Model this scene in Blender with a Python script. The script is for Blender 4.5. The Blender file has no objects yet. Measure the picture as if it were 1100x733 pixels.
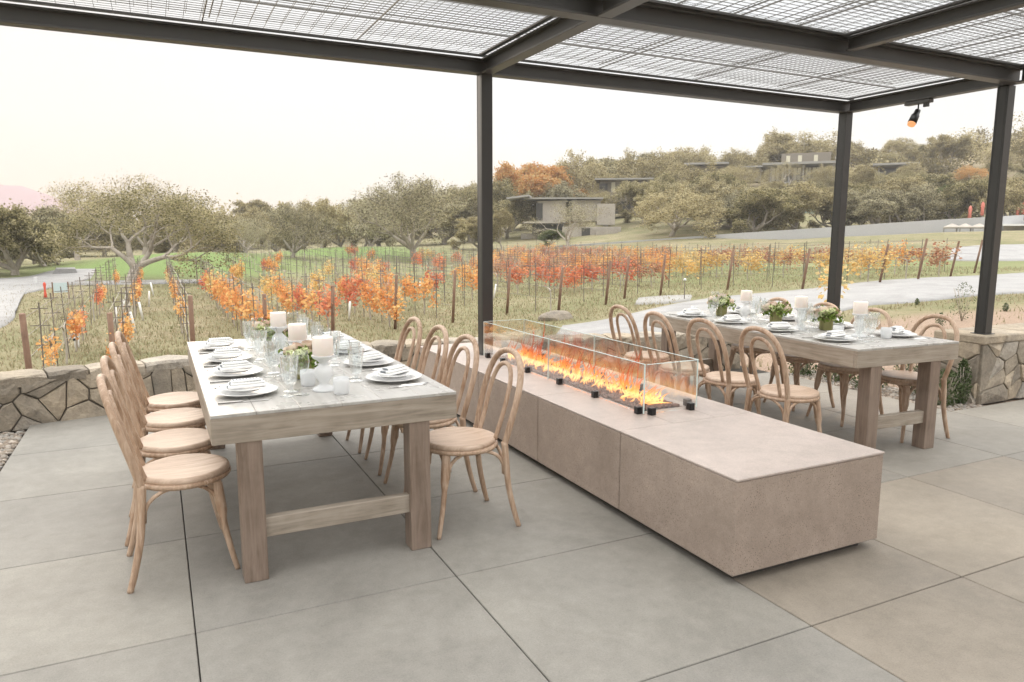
import bpy, bmesh, math, random
import numpy as np
from mathutils import Vector, Matrix, noise
R = math.radians
HAZE = .0007
rnd = random.Random(7)
scene = bpy.context.scene
COL = scene.collection

# ---------------------------------------------------------------- camera model
F, PITCH, YAW, ROLL, EYE = 777.03, 0.14654, 0.45564, 0.001345, 1.5032
FW = Vector((math.sin(YAW)*math.cos(PITCH), math.cos(YAW)*math.cos(PITCH), -math.sin(PITCH)))
RT0 = Vector((math.cos(YAW), -math.sin(YAW), 0)); UP0 = RT0.cross(FW)
RT = RT0*math.cos(ROLL)+UP0*math.sin(ROLL); UP = -RT0*math.sin(ROLL)+UP0*math.cos(ROLL)
ORG = Vector((0, 0, EYE))
def ray(px, py): return FW + RT*((px-550)/F) - UP*((py-366.5)/F)
def at(px, py, D): return ORG + ray(px, py)*D           # point seen at (px, py) at depth D metres

# ---------------------------------------------------------------- terrain
def sstep(a, b, x):
    t = min(1, max(0, (x-a)/(b-a))); return t*t*(3-2*t)
AZ = [-180, -40, 5, 20, 35, 50, 65, 120, 180]; SL = [0, 0, 0, .035, .085, .145, .178, .178, 0]
def T(x, y):
    D = math.hypot(x, y); az = math.degrees(math.atan2(x, y))
    b = float(np.interp(az, [-180,-20,4,21,30,38,48,56,180], [-.95,-.95,-.95,-.82,-.68,-.48,-.24,-.04,-.04]))
    w = sstep(5.2, 6.6, x)*sstep(15, 8, D)*sstep(7.5, 6.2, y)
    b = b*(1-w) - .05*w
    b += float(np.interp(az, [18,30,45,60,90], [0,.25,1.25,1.9,1.9]))*sstep(44, 72, D)
    s = float(np.interp(az, AZ, SL))
    d0 = 60+26*sstep(38, 56, az)
    cap = 160+70*sstep(50, 61, az); h = s*max(0, min(D, cap)-d0)
    h *= sstep(d0, d0+40, D)*.35+.65
    if D > 230: h *= max(.4, 1-(D-230)/900)
    h += 1.1*math.exp(-((x-2.5)**2/90+(y-58)**2/90)) + .9*math.exp(-((x-17)**2/120+(y-72)**2/90))
    h += .05*noise.noise(Vector((x*.25, y*.25, 0)))*sstep(9, 14, D)
    if D > 90: h += (noise.noise(Vector((x*.012, y*.012, 3)))*2.5)*sstep(90, 200, D)*(.3+3*s)
    return b+h
def hit(px, py, dz=0, dmax=400):
    r = ray(px, py); d = 4.0
    while d < dmax:
        p = ORG+r*d
        if p.z <= T(p.x, p.y)+dz: return p
        d += .08+.002*d
    return ORG+r*dmax

# ---------------------------------------------------------------- materials
def node(nt, typ, **kw):
    n = nt.nodes.new(typ)
    for k, v in kw.items(): setattr(n, k, v)
    return n
def mat(name, base=(.5,.5,.5), rough=.6, metal=0, spec=.5, trans=0, emit=None, es=0, alpha=1):
    m = bpy.data.materials.new(name); m.use_nodes = True
    b = m.node_tree.nodes['Principled BSDF']
    b.inputs['Base Color'].default_value = (*base, 1); b.inputs['Roughness'].default_value = rough
    b.inputs['Metallic'].default_value = metal; b.inputs['Specular IOR Level'].default_value = spec
    b.inputs['Transmission Weight'].default_value = trans
    if emit: b.inputs['Emission Color'].default_value = (*emit, 1); b.inputs['Emission Strength'].default_value = es
    return m
def coords(nt, scale, space='Object', rand=True):
    tc = node(nt, 'ShaderNodeTexCoord'); mp = node(nt, 'ShaderNodeMapping')
    mp.inputs['Scale'].default_value = scale
    if space == 'World':
        g = node(nt, 'ShaderNodeNewGeometry'); nt.links.new(g.outputs['Position'], mp.inputs['Vector'])
    else: nt.links.new(tc.outputs[space], mp.inputs['Vector'])
    if rand and space != 'World':
        oi = node(nt, 'ShaderNodeObjectInfo'); mu = node(nt, 'ShaderNodeMath', operation='MULTIPLY')
        mu.inputs[1].default_value = 37; nt.links.new(oi.outputs['Random'], mu.inputs[0])
        cb = node(nt, 'ShaderNodeCombineXYZ')
        for i in range(3): nt.links.new(mu.outputs[0], cb.inputs[i])
        nt.links.new(cb.outputs[0], mp.inputs['Location'])
    return mp.outputs[0]
def ramp(nt, src, stops):
    r = node(nt, 'ShaderNodeValToRGB'); e = r.color_ramp.elements
    while len(e) < len(stops): e.new(.5)
    for i, (p, c) in enumerate(stops): e[i].position = p; e[i].color = (*c, 1)
    nt.links.new(src, r.inputs[0]); return r.outputs[0]
def noi(nt, vec, scale, detail=6, rough=.6, dist=0):
    n = node(nt, 'ShaderNodeTexNoise'); n.inputs['Scale'].default_value = scale; n.inputs['Detail'].default_value = detail
    n.inputs['Roughness'].default_value = rough; n.inputs['Distortion'].default_value = dist
    nt.links.new(vec, n.inputs['Vector']); return n.outputs['Fac']
def mix(nt, fac, a, b, typ='MIX'):
    m = node(nt, 'ShaderNodeMix', data_type='RGBA', blend_type=typ)
    for i, v in ((0, fac), (6, a), (7, b)):
        if isinstance(v, (int, float)): m.inputs[i].default_value = v
        elif isinstance(v, tuple): m.inputs[i].default_value = (*v, 1)
        else: nt.links.new(v, m.inputs[i])
    return m.outputs[2]
def bump(nt, bsdf, h, strength, dist=.01):
    b = node(nt, 'ShaderNodeBump'); b.inputs['Strength'].default_value = strength; b.inputs['Distance'].default_value = dist
    nt.links.new(h, b.inputs['Height']); nt.links.new(b.outputs[0], bsdf.inputs['Normal'])

def wood(name, dark, mid, light, scale=(60, 60, 4), rough=.55, bm=.25):
    m = mat(name, mid, rough); nt = m.node_tree; b = nt.nodes['Principled BSDF']
    v = coords(nt, scale); g = noi(nt, v, 1, 5, .65, .6)
    v2 = coords(nt, (5, 5, 5)); g2 = noi(nt, v2, 1, 3)
    c = ramp(nt, g, [(.3, dark), (.5, mid), (.72, light)])
    c = mix(nt, ramp(nt, g2, [(.35, (0,0,0)), (.65, (.55,.55,.55))]), c, light)
    nt.links.new(c, b.inputs['Base Color'])
    nt.links.new(ramp(nt, g2, [(.2, (rough-.1,)*3), (.8, (rough+.1,)*3)]), b.inputs['Roughness'])
    bump(nt, b, g, bm, .002); return m
M = {}
M['chair'] = wood('bentwood', (.19,.11,.062), (.36,.23,.145), (.57,.435,.33), (60,60,7), .5, .05)
M['seat'] = wood('seat_wood', (.33,.225,.155), (.46,.33,.24), (.60,.47,.37), (5,60,5), .5, .1)
M['top'] = wood('table_top', (.30,.285,.26), (.39,.375,.35), (.47,.455,.43), (28,1.6,28), .3, .06)
M['edge_x'] = wood('edge_board_x', (.16,.13,.10), (.28,.235,.185), (.40,.345,.285), (3,30,45), .5)
M['edge_y'] = wood('edge_board_y', (.16,.13,.10), (.28,.235,.185), (.40,.345,.285), (30,3,45), .5)
M['tleg'] = wood('leg_wood', (.12,.085,.06), (.20,.145,.11), (.28,.215,.17), (40,40,3), .5)
def concrete(name, a, b_, speck=0, rough=.6, space='World', sc=1.0, tone=False):
    m = mat(name, a, rough); nt = m.node_tree; b = nt.nodes['Principled BSDF']
    v = coords(nt, (sc,)*3, space, False)
    n1 = noi(nt, v, 1.3, 8, .62); n2 = noi(nt, v, 14, 6, .7); n3 = noi(nt, v, 140, 3, .6)
    c = mix(nt, ramp(nt, n1, [(.3, (0,0,0)), (.7, (1,1,1))]), a, b_)
    c = mix(nt, .55, c, ramp(nt, n2, [(.3, (.80,.80,.80)), (.75, (1.12,1.11,1.10))]), 'MULTIPLY')
    c = mix(nt, .5, c, ramp(nt, n3, [(.3, (.78,.78,.78)), (.7, (1.15,1.15,1.15))]), 'MULTIPLY')
    if tone:
        vf = node(nt, 'ShaderNodeTexVoronoi'); vf.inputs['Scale'].default_value = 120; nt.links.new(v, vf.inputs['Vector'])
        c = mix(nt, .6, c, ramp(nt, vf.outputs['Distance'], [(.10, (.72,.70,.67)), (.25, (1,1,1))]), 'MULTIPLY')
        wa = node(nt, 'ShaderNodeAttribute', attribute_name='warm_light'); c = mix(nt, wa.outputs['Fac'], c, mix(nt, 1.0, c, (1.075,.985,.895), 'MULTIPLY'))  # warm light painted into the slab colour as a peach multiply
        ta = node(nt, 'ShaderNodeAttribute', attribute_name='tone')
        c = mix(nt, 1.0, c, ramp(nt, ta.outputs['Fac'], [(0, (.93,.93,.935)), (1, (1.06,1.055,1.04))]), 'MULTIPLY')
    n4 = noi(nt, v, .55, 10, .7, .8); n5 = noi(nt, v, 5, 8, .75, .5)
    c = mix(nt, .7, c, ramp(nt, n4, [(.38, (.80,.80,.79)), (.5, (1,1,1)), (.68, (1.10,1.09,1.07))]), 'MULTIPLY')
    c = mix(nt, .5, c, ramp(nt, n5, [(.30, (.80,.79,.77)), (.5, (1,1,1)), (.74, (1.18,1.18,1.17))]), 'MULTIPLY')
    if speck:
        vo = node(nt, 'ShaderNodeTexVoronoi'); vo.inputs['Scale'].default_value = 105; nt.links.new(v, vo.inputs['Vector'])
        vm = noi(nt, v, 5, 3)
        r0 = ramp(nt, vo.outputs['Distance'], [(.16, (.38,.33,.29)), (.27, (1,1,1))])
        msk = ramp(nt, vm, [(.38, (.15,.15,.15)), (.60, (1,1,1))])
        vo2 = node(nt, 'ShaderNodeTexVoronoi'); vo2.inputs['Scale'].default_value = 42; nt.links.new(v, vo2.inputs['Vector'])
        c = mix(nt, .8, c, ramp(nt, vo2.outputs['Distance'], [(.05, (1.25,1.2,1.15)), (.22, (1,1,1))]), 'MULTIPLY')
        c = mix(nt, msk, c, mix(nt, 1.0, c, r0, 'MULTIPLY'))
    nt.links.new(c, b.inputs['Base Color'])
    nt.links.new(ramp(nt, n1, [(.2, (rough-.12,)*3), (.8, (rough+.12,)*3)]), b.inputs['Roughness'])
    bump(nt, b, n3, .25, .003); return m
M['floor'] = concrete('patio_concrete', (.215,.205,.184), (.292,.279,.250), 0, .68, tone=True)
M['pit'] = concrete('pit_concrete', (.32,.255,.21), (.43,.35,.295), 1, .62)
M['pittop'] = concrete('pit_top_concrete', (.40,.335,.30), (.48,.41,.37), 0, .42)
M['asphalt'] = concrete('road_asphalt', (.27,.265,.26), (.34,.335,.33), 0, .8)
M['mortar'] = mat('mortar', (.13,.115,.095), .95, spec=.1)
M['joint'] = mat('joint_sealant', (.06,.055,.048), .9, spec=.1)
M['dark'] = mat('joint_dark', (.075,.068,.06), .9, spec=.1)
M['steel'] = mat('bronze_steel', (.070,.068,.065), .42, .25)
M['post'] = mat('post_steel', (.042,.042,.041), .4, .3)
M['steel_l'] = mat('bronze_steel_soffit', (.075,.066,.058), .5, .2)
M['wire'] = mat('mesh_wire', (.21,.205,.195), .45, .3)
M['black'] = mat('black_metal', (.015,.015,.016), .35, .3)
def stone():
    m = mat('stone', (.3,.27,.22), .85, spec=.2); nt = m.node_tree; b = nt.nodes['Principled BSDF']
    v = coords(nt, (1,1,1), 'World'); n1 = noi(nt, v, 4, 8, .65); n2 = noi(nt, v, 30, 6, .7)
    at_ = node(nt, 'ShaderNodeAttribute', attribute_name='tone')
    c = ramp(nt, at_.outputs['Fac'], [(0, (.26,.235,.20)), (.35, (.36,.325,.275)), (.7, (.45,.39,.31)), (1, (.42,.40,.37))])
    c = mix(nt, .8, c, ramp(nt, n1, [(.3, (.55,.54,.53)), (.7, (1.35,1.27,1.15))]), 'MULTIPLY')
    c = mix(nt, .6, c, ramp(nt, n2, [(.3, (.7,.7,.7)), (.7, (1.2,1.2,1.2))]), 'MULTIPLY')
    nt.links.new(c, b.inputs['Base Color']); bump(nt, b, n2, 1.0, .02); return m
M['stone'] = stone()
def groundmat():
    m = mat('meadow', (.2,.2,.1), .95, spec=.1); nt = m.node_tree; b = nt.nodes['Principled BSDF']
    v = coords(nt, (1,1,1), 'World'); n1 = noi(nt, v, .35, 8, .65); n2 = noi(nt, v, 4, 6, .7); n3 = noi(nt, v, 25, 4, .7)
    c = ramp(nt, n1, [(.35, (.20,.195,.105)), (.5, (.28,.25,.155)), (.68, (.38,.31,.22))])
    c = mix(nt, ramp(nt, n2, [(.35, (0,0,0)), (.7, (.8,.8,.8))]), c, (.20,.195,.10))
    # world-anchored patches: bright lawn bank, tan mulch beside the pier, brown far hill
    at1 = node(nt, 'ShaderNodeAttribute', attribute_name='lawn'); at2 = node(nt, 'ShaderNodeAttribute', attribute_name='mulch')
    c = mix(nt, at1.outputs['Fac'], c, mix(nt, n2, (.145,.21,.07), (.21,.275,.105)))
    c = mix(nt, at2.outputs['Fac'], c, mix(nt, n3, (.27,.19,.14), (.44,.335,.26)))
    c = mix(nt, .6, c, ramp(nt, n3, [(.3, (.65,.65,.65)), (.7, (1.3,1.3,1.3))]), 'MULTIPLY')
    nt.links.new(c, b.inputs['Base Color']); bump(nt, b, n3, .8, .05); return m
M['ground'] = groundmat()
def leafmat(name, stops, trans=.35, rough=.6):
    m = bpy.data.materials.new(name); m.use_nodes = True; nt = m.node_tree; nt.nodes.clear()
    out = node(nt, 'ShaderNodeOutputMaterial'); d = node(nt, 'ShaderNodeBsdfDiffuse'); t = node(nt, 'ShaderNodeBsdfTranslucent')
    mx = node(nt, 'ShaderNodeMixShader'); mx.inputs[0].default_value = trans
    a = node(nt, 'ShaderNodeAttribute', attribute_name='tone')
    oi = node(nt, 'ShaderNodeObjectInfo')
    mm = node(nt, 'ShaderNodeMath', operation='MULTIPLY_ADD'); mm.inputs[1].default_value = .3; mm.inputs[2].default_value = -.15
    nt.links.new(oi.outputs['Random'], mm.inputs[0])
    ad = node(nt, 'ShaderNodeMath', operation='ADD'); nt.links.new(mm.outputs[0], ad.inputs[0]); nt.links.new(a.outputs['Fac'], ad.inputs[1])
    n = len(stops); c = ramp(nt, ad.outputs[0], [(.1+.8*i/(n-1), s) for i, s in enumerate(stops)])
    nt.links.new(c, d.inputs[0]); nt.links.new(c, t.inputs[0])
    nt.links.new(d.outputs[0], mx.inputs[1]); nt.links.new(t.outputs[0], mx.inputs[2]); nt.links.new(mx.outputs[0], out.inputs[0])
    return m
M['oak'] = leafmat('oak_leaves', [(.13,.12,.06), (.33,.295,.155), (.52,.46,.29)], .45)
M['oak_tan'] = leafmat('oak_leaves_tan', [(.17,.145,.075), (.385,.33,.18), (.57,.505,.32)], .45)
M['oak_grey'] = leafmat('oak_leaves_grey', [(.14,.125,.08), (.355,.32,.205), (.56,.52,.36)], .45)
M['oak_green'] = leafmat('oak_leaves_green', [(.09,.12,.055), (.15,.18,.08), (.21,.235,.12)], .4)
M['oak_orange'] = leafmat('oak_leaves_orange', [(.45,.24,.10), (.60,.34,.14), (.55,.41,.20)], .45)
M['vine_red'] = leafmat('vine_leaves_red', [(.56,.17,.11), (.66,.25,.14), (.70,.35,.18)])
M['vine_orange'] = leafmat('vine_leaves_orange', [(.66,.29,.12), (.76,.41,.16), (.74,.50,.22)])
M['vine_yellow'] = leafmat('vine_leaves_yellow', [(.66,.42,.16), (.72,.52,.22), (.66,.55,.32)])
M['vine_pink'] = leafmat('vine_leaves_pink', [(.36,.16,.11), (.50,.26,.17), (.52,.36,.22)])
M['shrub'] = leafmat('shrub_leaves', [(.06,.085,.04), (.10,.13,.06), (.17,.20,.11)])
M['grass'] = leafmat('grass_blades', [(.20,.20,.10), (.31,.275,.165), (.43,.355,.25)])
M['floral'] = leafmat('floral_leaves', [(.10,.16,.03), (.20,.28,.06), (.32,.40,.14)])
M['bark'] = wood('bark', (.20,.17,.135), (.33,.285,.23), (.45,.41,.35), (3,3,1), .9, .6)
M['rust'] = wood('rusty_post', (.10,.055,.035), (.17,.095,.06), (.24,.15,.10), (8,8,3), .8)
M['stake'] = mat('stake_metal', (.15,.125,.105), .7, .2)
M['vwire'] = mat('trellis_wire', (.17,.15,.14), .5, .4)
M['china'] = mat('white_china', (.80,.80,.79), .14)
M['silver'] = mat('cutlery_steel', (.78,.77,.75), .3, .9)
def napkin():
    m = mat('napkin_cloth', (.84,.84,.83), .9, spec=.1); nt = m.node_tree; b = nt.nodes['Principled BSDF']
    tc = node(nt, 'ShaderNodeTexCoord'); sp = node(nt, 'ShaderNodeSeparateXYZ'); nt.links.new(tc.outputs['Object'], sp.inputs[0])
    ab = node(nt, 'ShaderNodeMath', operation='ABSOLUTE'); nt.links.new(sp.outputs['Y'], ab.inputs[0])
    w = node(nt, 'ShaderNodeMath', operation='MULTIPLY'); w.inputs[1].default_value = 420; nt.links.new(sp.outputs['X'], w.inputs[0])
    s = node(nt, 'ShaderNodeMath', operation='SINE'); nt.links.new(w.outputs[0], s.inputs[0])
    lt = node(nt, 'ShaderNodeMath', operation='LESS_THAN'); lt.inputs[1].default_value = .018; nt.links.new(ab.outputs[0], lt.inputs[0])
    g = node(nt, 'ShaderNodeMath', operation='GREATER_THAN'); g.inputs[1].default_value = .1; nt.links.new(s.outputs[0], g.inputs[0])
    mu = node(nt, 'ShaderNodeMath', operation='MULTIPLY'); nt.links.new(lt.outputs[0], mu.inputs[0]); nt.links.new(g.outputs[0], mu.inputs[1])
    nt.links.new(mix(nt, mu.outputs[0], (.84,.84,.83), (.26,.28,.30)), b.inputs['Base Color']); return m
M['napkin'] = napkin()
def thinglass(name, tint=(.97,.98,.98), refl=1.0, base=.04, frost=0):
    m = bpy.data.materials.new(name); m.use_nodes = True; nt = m.node_tree; nt.nodes.clear()
    out = node(nt, 'ShaderNodeOutputMaterial'); tr = node(nt, 'ShaderNodeBsdfTransparent'); tr.inputs[0].default_value = (*tint, 1)
    gl = node(nt, 'ShaderNodeBsdfGlossy'); gl.inputs['Roughness'].default_value = .03; gl.inputs[0].default_value = (1,1,1,1)
    l0 = node(nt, 'ShaderNodeLayerWeight'); l0.inputs[0].default_value = .5
    lw = node(nt, 'ShaderNodeMath', operation='POWER'); lw.inputs[1].default_value = 4.5; nt.links.new(l0.outputs['Facing'], lw.inputs[0])
    ml = node(nt, 'ShaderNodeMath', operation='MULTIPLY_ADD'); ml.inputs[1].default_value = refl; ml.inputs[2].default_value = base; ml.use_clamp = True
    nt.links.new(lw.outputs[0], ml.inputs[0])
    mx = node(nt, 'ShaderNodeMixShader'); nt.links.new(ml.outputs[0], mx.inputs[0]); nt.links.new(tr.outputs[0], mx.inputs[1]); nt.links.new(gl.outputs[0], mx.inputs[2])
    last = mx
    if frost:
        df = node(nt, 'ShaderNodeBsdfDiffuse'); df.inputs[0].default_value = (.86,.87,.88,1)
        m2 = node(nt, 'ShaderNodeMixShader'); m2.inputs[0].default_value = frost
        nt.links.new(mx.outputs[0], m2.inputs[1]); nt.links.new(df.outputs[0], m2.inputs[2]); last = m2
    nt.links.new(last.outputs[0], out.inputs[0]); return m
M['glass'] = thinglass('clear_stemware', refl=1.5, base=.04, frost=.0)
M['cut'] = thinglass('cut_crystal', refl=2.2, base=.09, frost=.03)
M['frost'] = thinglass('frosted_votive', refl=1, base=.03, frost=.6)
M['milk'] = thinglass('milky_glass', refl=1.2, base=.05, frost=.5)
M['guard'] = thinglass('guard_glass', (.955,.97,.965), 2.2, .10)
M['guard_edge'] = mat('guard_glass_edge', (.60,.72,.70), .15)
M['wax'] = mat('candle_wax', (.86,.78,.71), .5)
M['wax'].node_tree.nodes['Principled BSDF'].inputs['Subsurface Weight'].default_value = .3
M['wax'].node_tree.nodes['Principled BSDF'].inputs['Subsurface Radius'].default_value = (.05,.03,.02)
M['vase'] = mat('green_gold_vase', (.25,.24,.10), .35, .5)
M['rose'] = mat('cream_petals', (.72,.58,.46), .6); M['rosep'] = mat('blush_petals', (.70,.50,.40), .6)
M['berry'] = mat('burgundy_bloom', (.05,.012,.018), .5); M['hyd'] = mat('pale_green_petals', (.50,.54,.28), .6)
M['lava'] = wood('lava_rock', (.04,.02,.016), (.12,.055,.04), (.22,.11,.08), (20,20,20), .9)
def tonemat(name, stops):
    m = mat(name, stops[1], .9); nt = m.node_tree; a = node(nt, 'ShaderNodeAttribute', attribute_name='tone')
    nt.links.new(ramp(nt, a.outputs['Fac'], [(i/(len(stops)-1), c) for i, c in enumerate(stops)]), nt.nodes['Principled BSDF'].inputs['Base Color']); return m
M['gravel'] = tonemat('gravel_stones', [(.13,.10,.08), (.28,.23,.18), (.25,.24,.22), (.45,.39,.33)])
M['panel'] = concrete('house_panel', (.36,.325,.28), (.42,.385,.335), 0, .8)
M['roof'] = mat('house_roof', (.30,.29,.27), .7); M['dwin'] = mat('dark_opening', (.05,.048,.042), .3)
M['housedark'] = mat('house_dark', (.20,.175,.14), .7)
M['lwin'] = mat('pale_window', (.55,.52,.40), .3)
M['white'] = mat('white_paint', (.74,.74,.73), .5); M['red'] = mat('red_paint', (.62,.09,.05), .6)
M['umb'] = mat('red_canvas', (.62,.20,.15), .8); M['teal'] = mat('pale_teal', (.40,.50,.44), .6)
M['board'] = mat('pale_blue_board', (.50,.60,.62), .6); M['greyfab'] = mat('grey_membrane', (.42,.42,.42), .7)
M['lampface'] = mat('lamp_lens', (.2,.1,.05), .3, emit=(1,.42,.16), es=.4)
M['tube'] = mat('white_grow_tube', (.72,.71,.68), .6)
M['mount'] = mat('far_mountain', (.36,.25,.255), 1.0, spec=0)
# flames: they give off light
def flamemat():
    m = bpy.data.materials.new('flame'); m.use_nodes = True; nt = m.node_tree; nt.nodes.clear()
    out = node(nt, 'ShaderNodeOutputMaterial'); e = node(nt, 'ShaderNodeEmission'); tr = node(nt, 'ShaderNodeBsdfTransparent')
    a = node(nt, 'ShaderNodeAttribute', attribute_name='tone')
    c = ramp(nt, a.outputs['Fac'], [(0, (1,.30,.06)), (.2, (1,.50,.15)), (.45, (1,.28,.05)), (1, (.95,.10,.02))])
    st = ramp(nt, a.outputs['Fac'], [(0, (.55,)*3), (.25, (1,)*3), (1, (.32,)*3)])
    mu = node(nt, 'ShaderNodeMath', operation='MULTIPLY'); mu.inputs[1].default_value = 1.25
    nt.links.new(st, mu.inputs[0]); nt.links.new(c, e.inputs[0]); nt.links.new(mu.outputs[0], e.inputs[1])
    lw = node(nt, 'ShaderNodeLayerWeight'); lw.inputs[0].default_value = .35
    op = ramp(nt, a.outputs['Fac'], [(0, (.25,)*3), (.25, (.0,)*3), (1, (.5,)*3)])
    ad = node(nt, 'ShaderNodeMath', operation='ADD', use_clamp=True); nt.links.new(lw.outputs['Facing'], ad.inputs[0]); nt.links.new(op, ad.inputs[1])
    mx = node(nt, 'ShaderNodeMixShader'); nt.links.new(ad.outputs[0], mx.inputs[0]); nt.links.new(e.outputs[0], mx.inputs[1]); nt.links.new(tr.outputs[0], mx.inputs[2])
    nt.links.new(mx.outputs[0], out.inputs[0]); return m
M['flame'] = flamemat()

# ---------------------------------------------------------------- object helpers
def tag(o, label=None, cat=None, group=None, kind=None):
    if label: o['label'] = label
    if cat: o['category'] = cat
    if group: o['group'] = group
    if kind: o['kind'] = kind
    return o
def empty(name, loc=(0,0,0), rz=0, label=None, cat=None, group=None):
    o = bpy.data.objects.new(name, None); COL.objects.link(o); o.location = loc; o.rotation_euler = (0,0,rz)
    o.empty_display_size = .1
    return tag(o, label, cat, group)
def obj(name, me, material, parent=None):
    if isinstance(me, bmesh.types.BMesh):
        b = me; me = bpy.data.meshes.new(name); b.to_mesh(me); b.free()
    if material and not me.materials: me.materials.append(M[material] if isinstance(material, str) else material)
    o = bpy.data.objects.new(name, me); COL.objects.link(o); o.parent = parent
    return o
def copy_tree(o, parent=None):
    c = o.copy(); COL.objects.link(c); c.parent = parent
    for ch in o.children: copy_tree(ch, c)
    return c
def box(bm, c, s, rot=None, bev=.0, seg=1):
    r = bmesh.ops.create_cube(bm, size=1); vs = r['verts']
    mtx = Matrix.Translation(Vector(c)) @ (rot.to_4x4() if rot else Matrix()) @ Matrix.Diagonal((*s, 1))
    bmesh.ops.transform(bm, matrix=mtx, verts=vs)
    if bev:
        es = list({e for v in vs for e in v.link_edges})
        bmesh.ops.bevel(bm, geom=es, offset=bev, segments=seg, profile=.5, affect='EDGES')
def bx(c, s, rot=None, bev=0, seg=1):
    bm = bmesh.new(); box(bm, c, s, rot, bev, seg); return bm
def tube(bm, pts, rad, n=8, smooth=True, cap=True, flat=1.0):
    pts = [Vector(p) for p in pts]; N = len(pts)
    if not hasattr(rad, '__len__'): rad = [rad]*N
    rings = []; prev = None
    for i, p in enumerate(pts):
        t = (pts[min(i+1, N-1)]-pts[max(i-1, 0)]); t = t.normalized() if t.length > 1e-9 else Vector((0,0,1))
        if prev is None: a = t.orthogonal().normalized()
        else: a = (prev-t*prev.dot(t)); a = a.normalized() if a.length > 1e-6 else t.orthogonal().normalized()
        prev = a; b = t.cross(a)
        rings.append([bm.verts.new(p+(a*math.cos(2*math.pi*k/n)+b*math.sin(2*math.pi*k/n)*flat)*rad[i]) for k in range(n)])
    for i in range(N-1):
        for k in range(n):
            f = bm.faces.new((rings[i][k], rings[i][(k+1)%n], rings[i+1][(k+1)%n], rings[i+1][k])); f.smooth = smooth
    if cap:
        bm.faces.new(rings[0][::-1]); bm.faces.new(rings[-1])
def lathe(bm, prof, n=24, c=(0,0,0), smooth=True, facet=0, cap=False):
    rings = []
    for (r, z) in prof:
        ring = []
        for k in range(n):
            rr = r*(1-facet*(k % 2)) if facet else r
            a = 2*math.pi*k/n; ring.append(bm.verts.new((c[0]+rr*math.cos(a), c[1]+rr*math.sin(a), c[2]+z)))
        rings.append(ring)
    for i in range(len(prof)-1):
        for k in range(n):
            f = bm.faces.new((rings[i][k], rings[i][(k+1)%n], rings[i+1][(k+1)%n], rings[i+1][k])); f.smooth = smooth
    if cap: bm.faces.new(rings[0][::-1]); bm.faces.new(rings[-1])
    return bm
def spline(pts, sub=6, closed=False):
    P = [Vector(p) for p in pts]; out = []
    n = len(P)
    for i in range(n-1):
        p0 = P[max(i-1, 0)]; p1 = P[i]; p2 = P[i+1]; p3 = P[min(i+2, n-1)]
        for k in range(sub):
            t = k/sub
            out.append(.5*((2*p1)+(-p0+p2)*t+(2*p0-5*p1+4*p2-p3)*t*t+(-p0+3*p1-3*p2+p3)*t**3))
    out.append(P[-1]); return out
def npmesh(name, V, Fq, tone=None, attrs=None):
    V = np.asarray(V, np.float32).reshape(-1, 3); Fq = np.asarray(Fq, np.int32); k = Fq.shape[1]
    me = bpy.data.meshes.new(name); me.vertices.add(len(V)); me.vertices.foreach_set('co', V.ravel())
    me.loops.add(Fq.size); me.loops.foreach_set('vertex_index', Fq.ravel())
    me.polygons.add(len(Fq)); me.polygons.foreach_set('loop_start', np.arange(len(Fq), dtype=np.int32)*k)
    me.update(calc_edges=True)
    if tone is not None:
        a = me.attributes.new('tone', 'FLOAT', 'POINT'); a.data.foreach_set('value', np.asarray(tone, np.float32))
    return me
def leafcards(centers, size, seed=0, tone=None, aspect=.7, up=.0):
    """many small bent leaf-shaped quads; centers (n,3)"""
    g = np.random.default_rng(seed); n = len(centers); C = np.asarray(centers, float)
    a = g.normal(size=(n, 3)); a[:, 2] += up; a /= np.linalg.norm(a, axis=1)[:, None]
    b = g.normal(size=(n, 3)); b -= a*(a*b).sum(1)[:, None]; b /= np.linalg.norm(b, axis=1)[:, None]
    s = size*g.uniform(.55, 1.3, n)[:, None]
    V = np.stack([C-a*s, C-b*s*aspect, C+a*s, C+b*s*aspect], 1).reshape(-1, 3)
    Fq = np.arange(4*n).reshape(-1, 4)
    t = (g.uniform(0, 1, n) if tone is None else tone)
    return V, Fq, np.repeat(t, 4)

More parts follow.
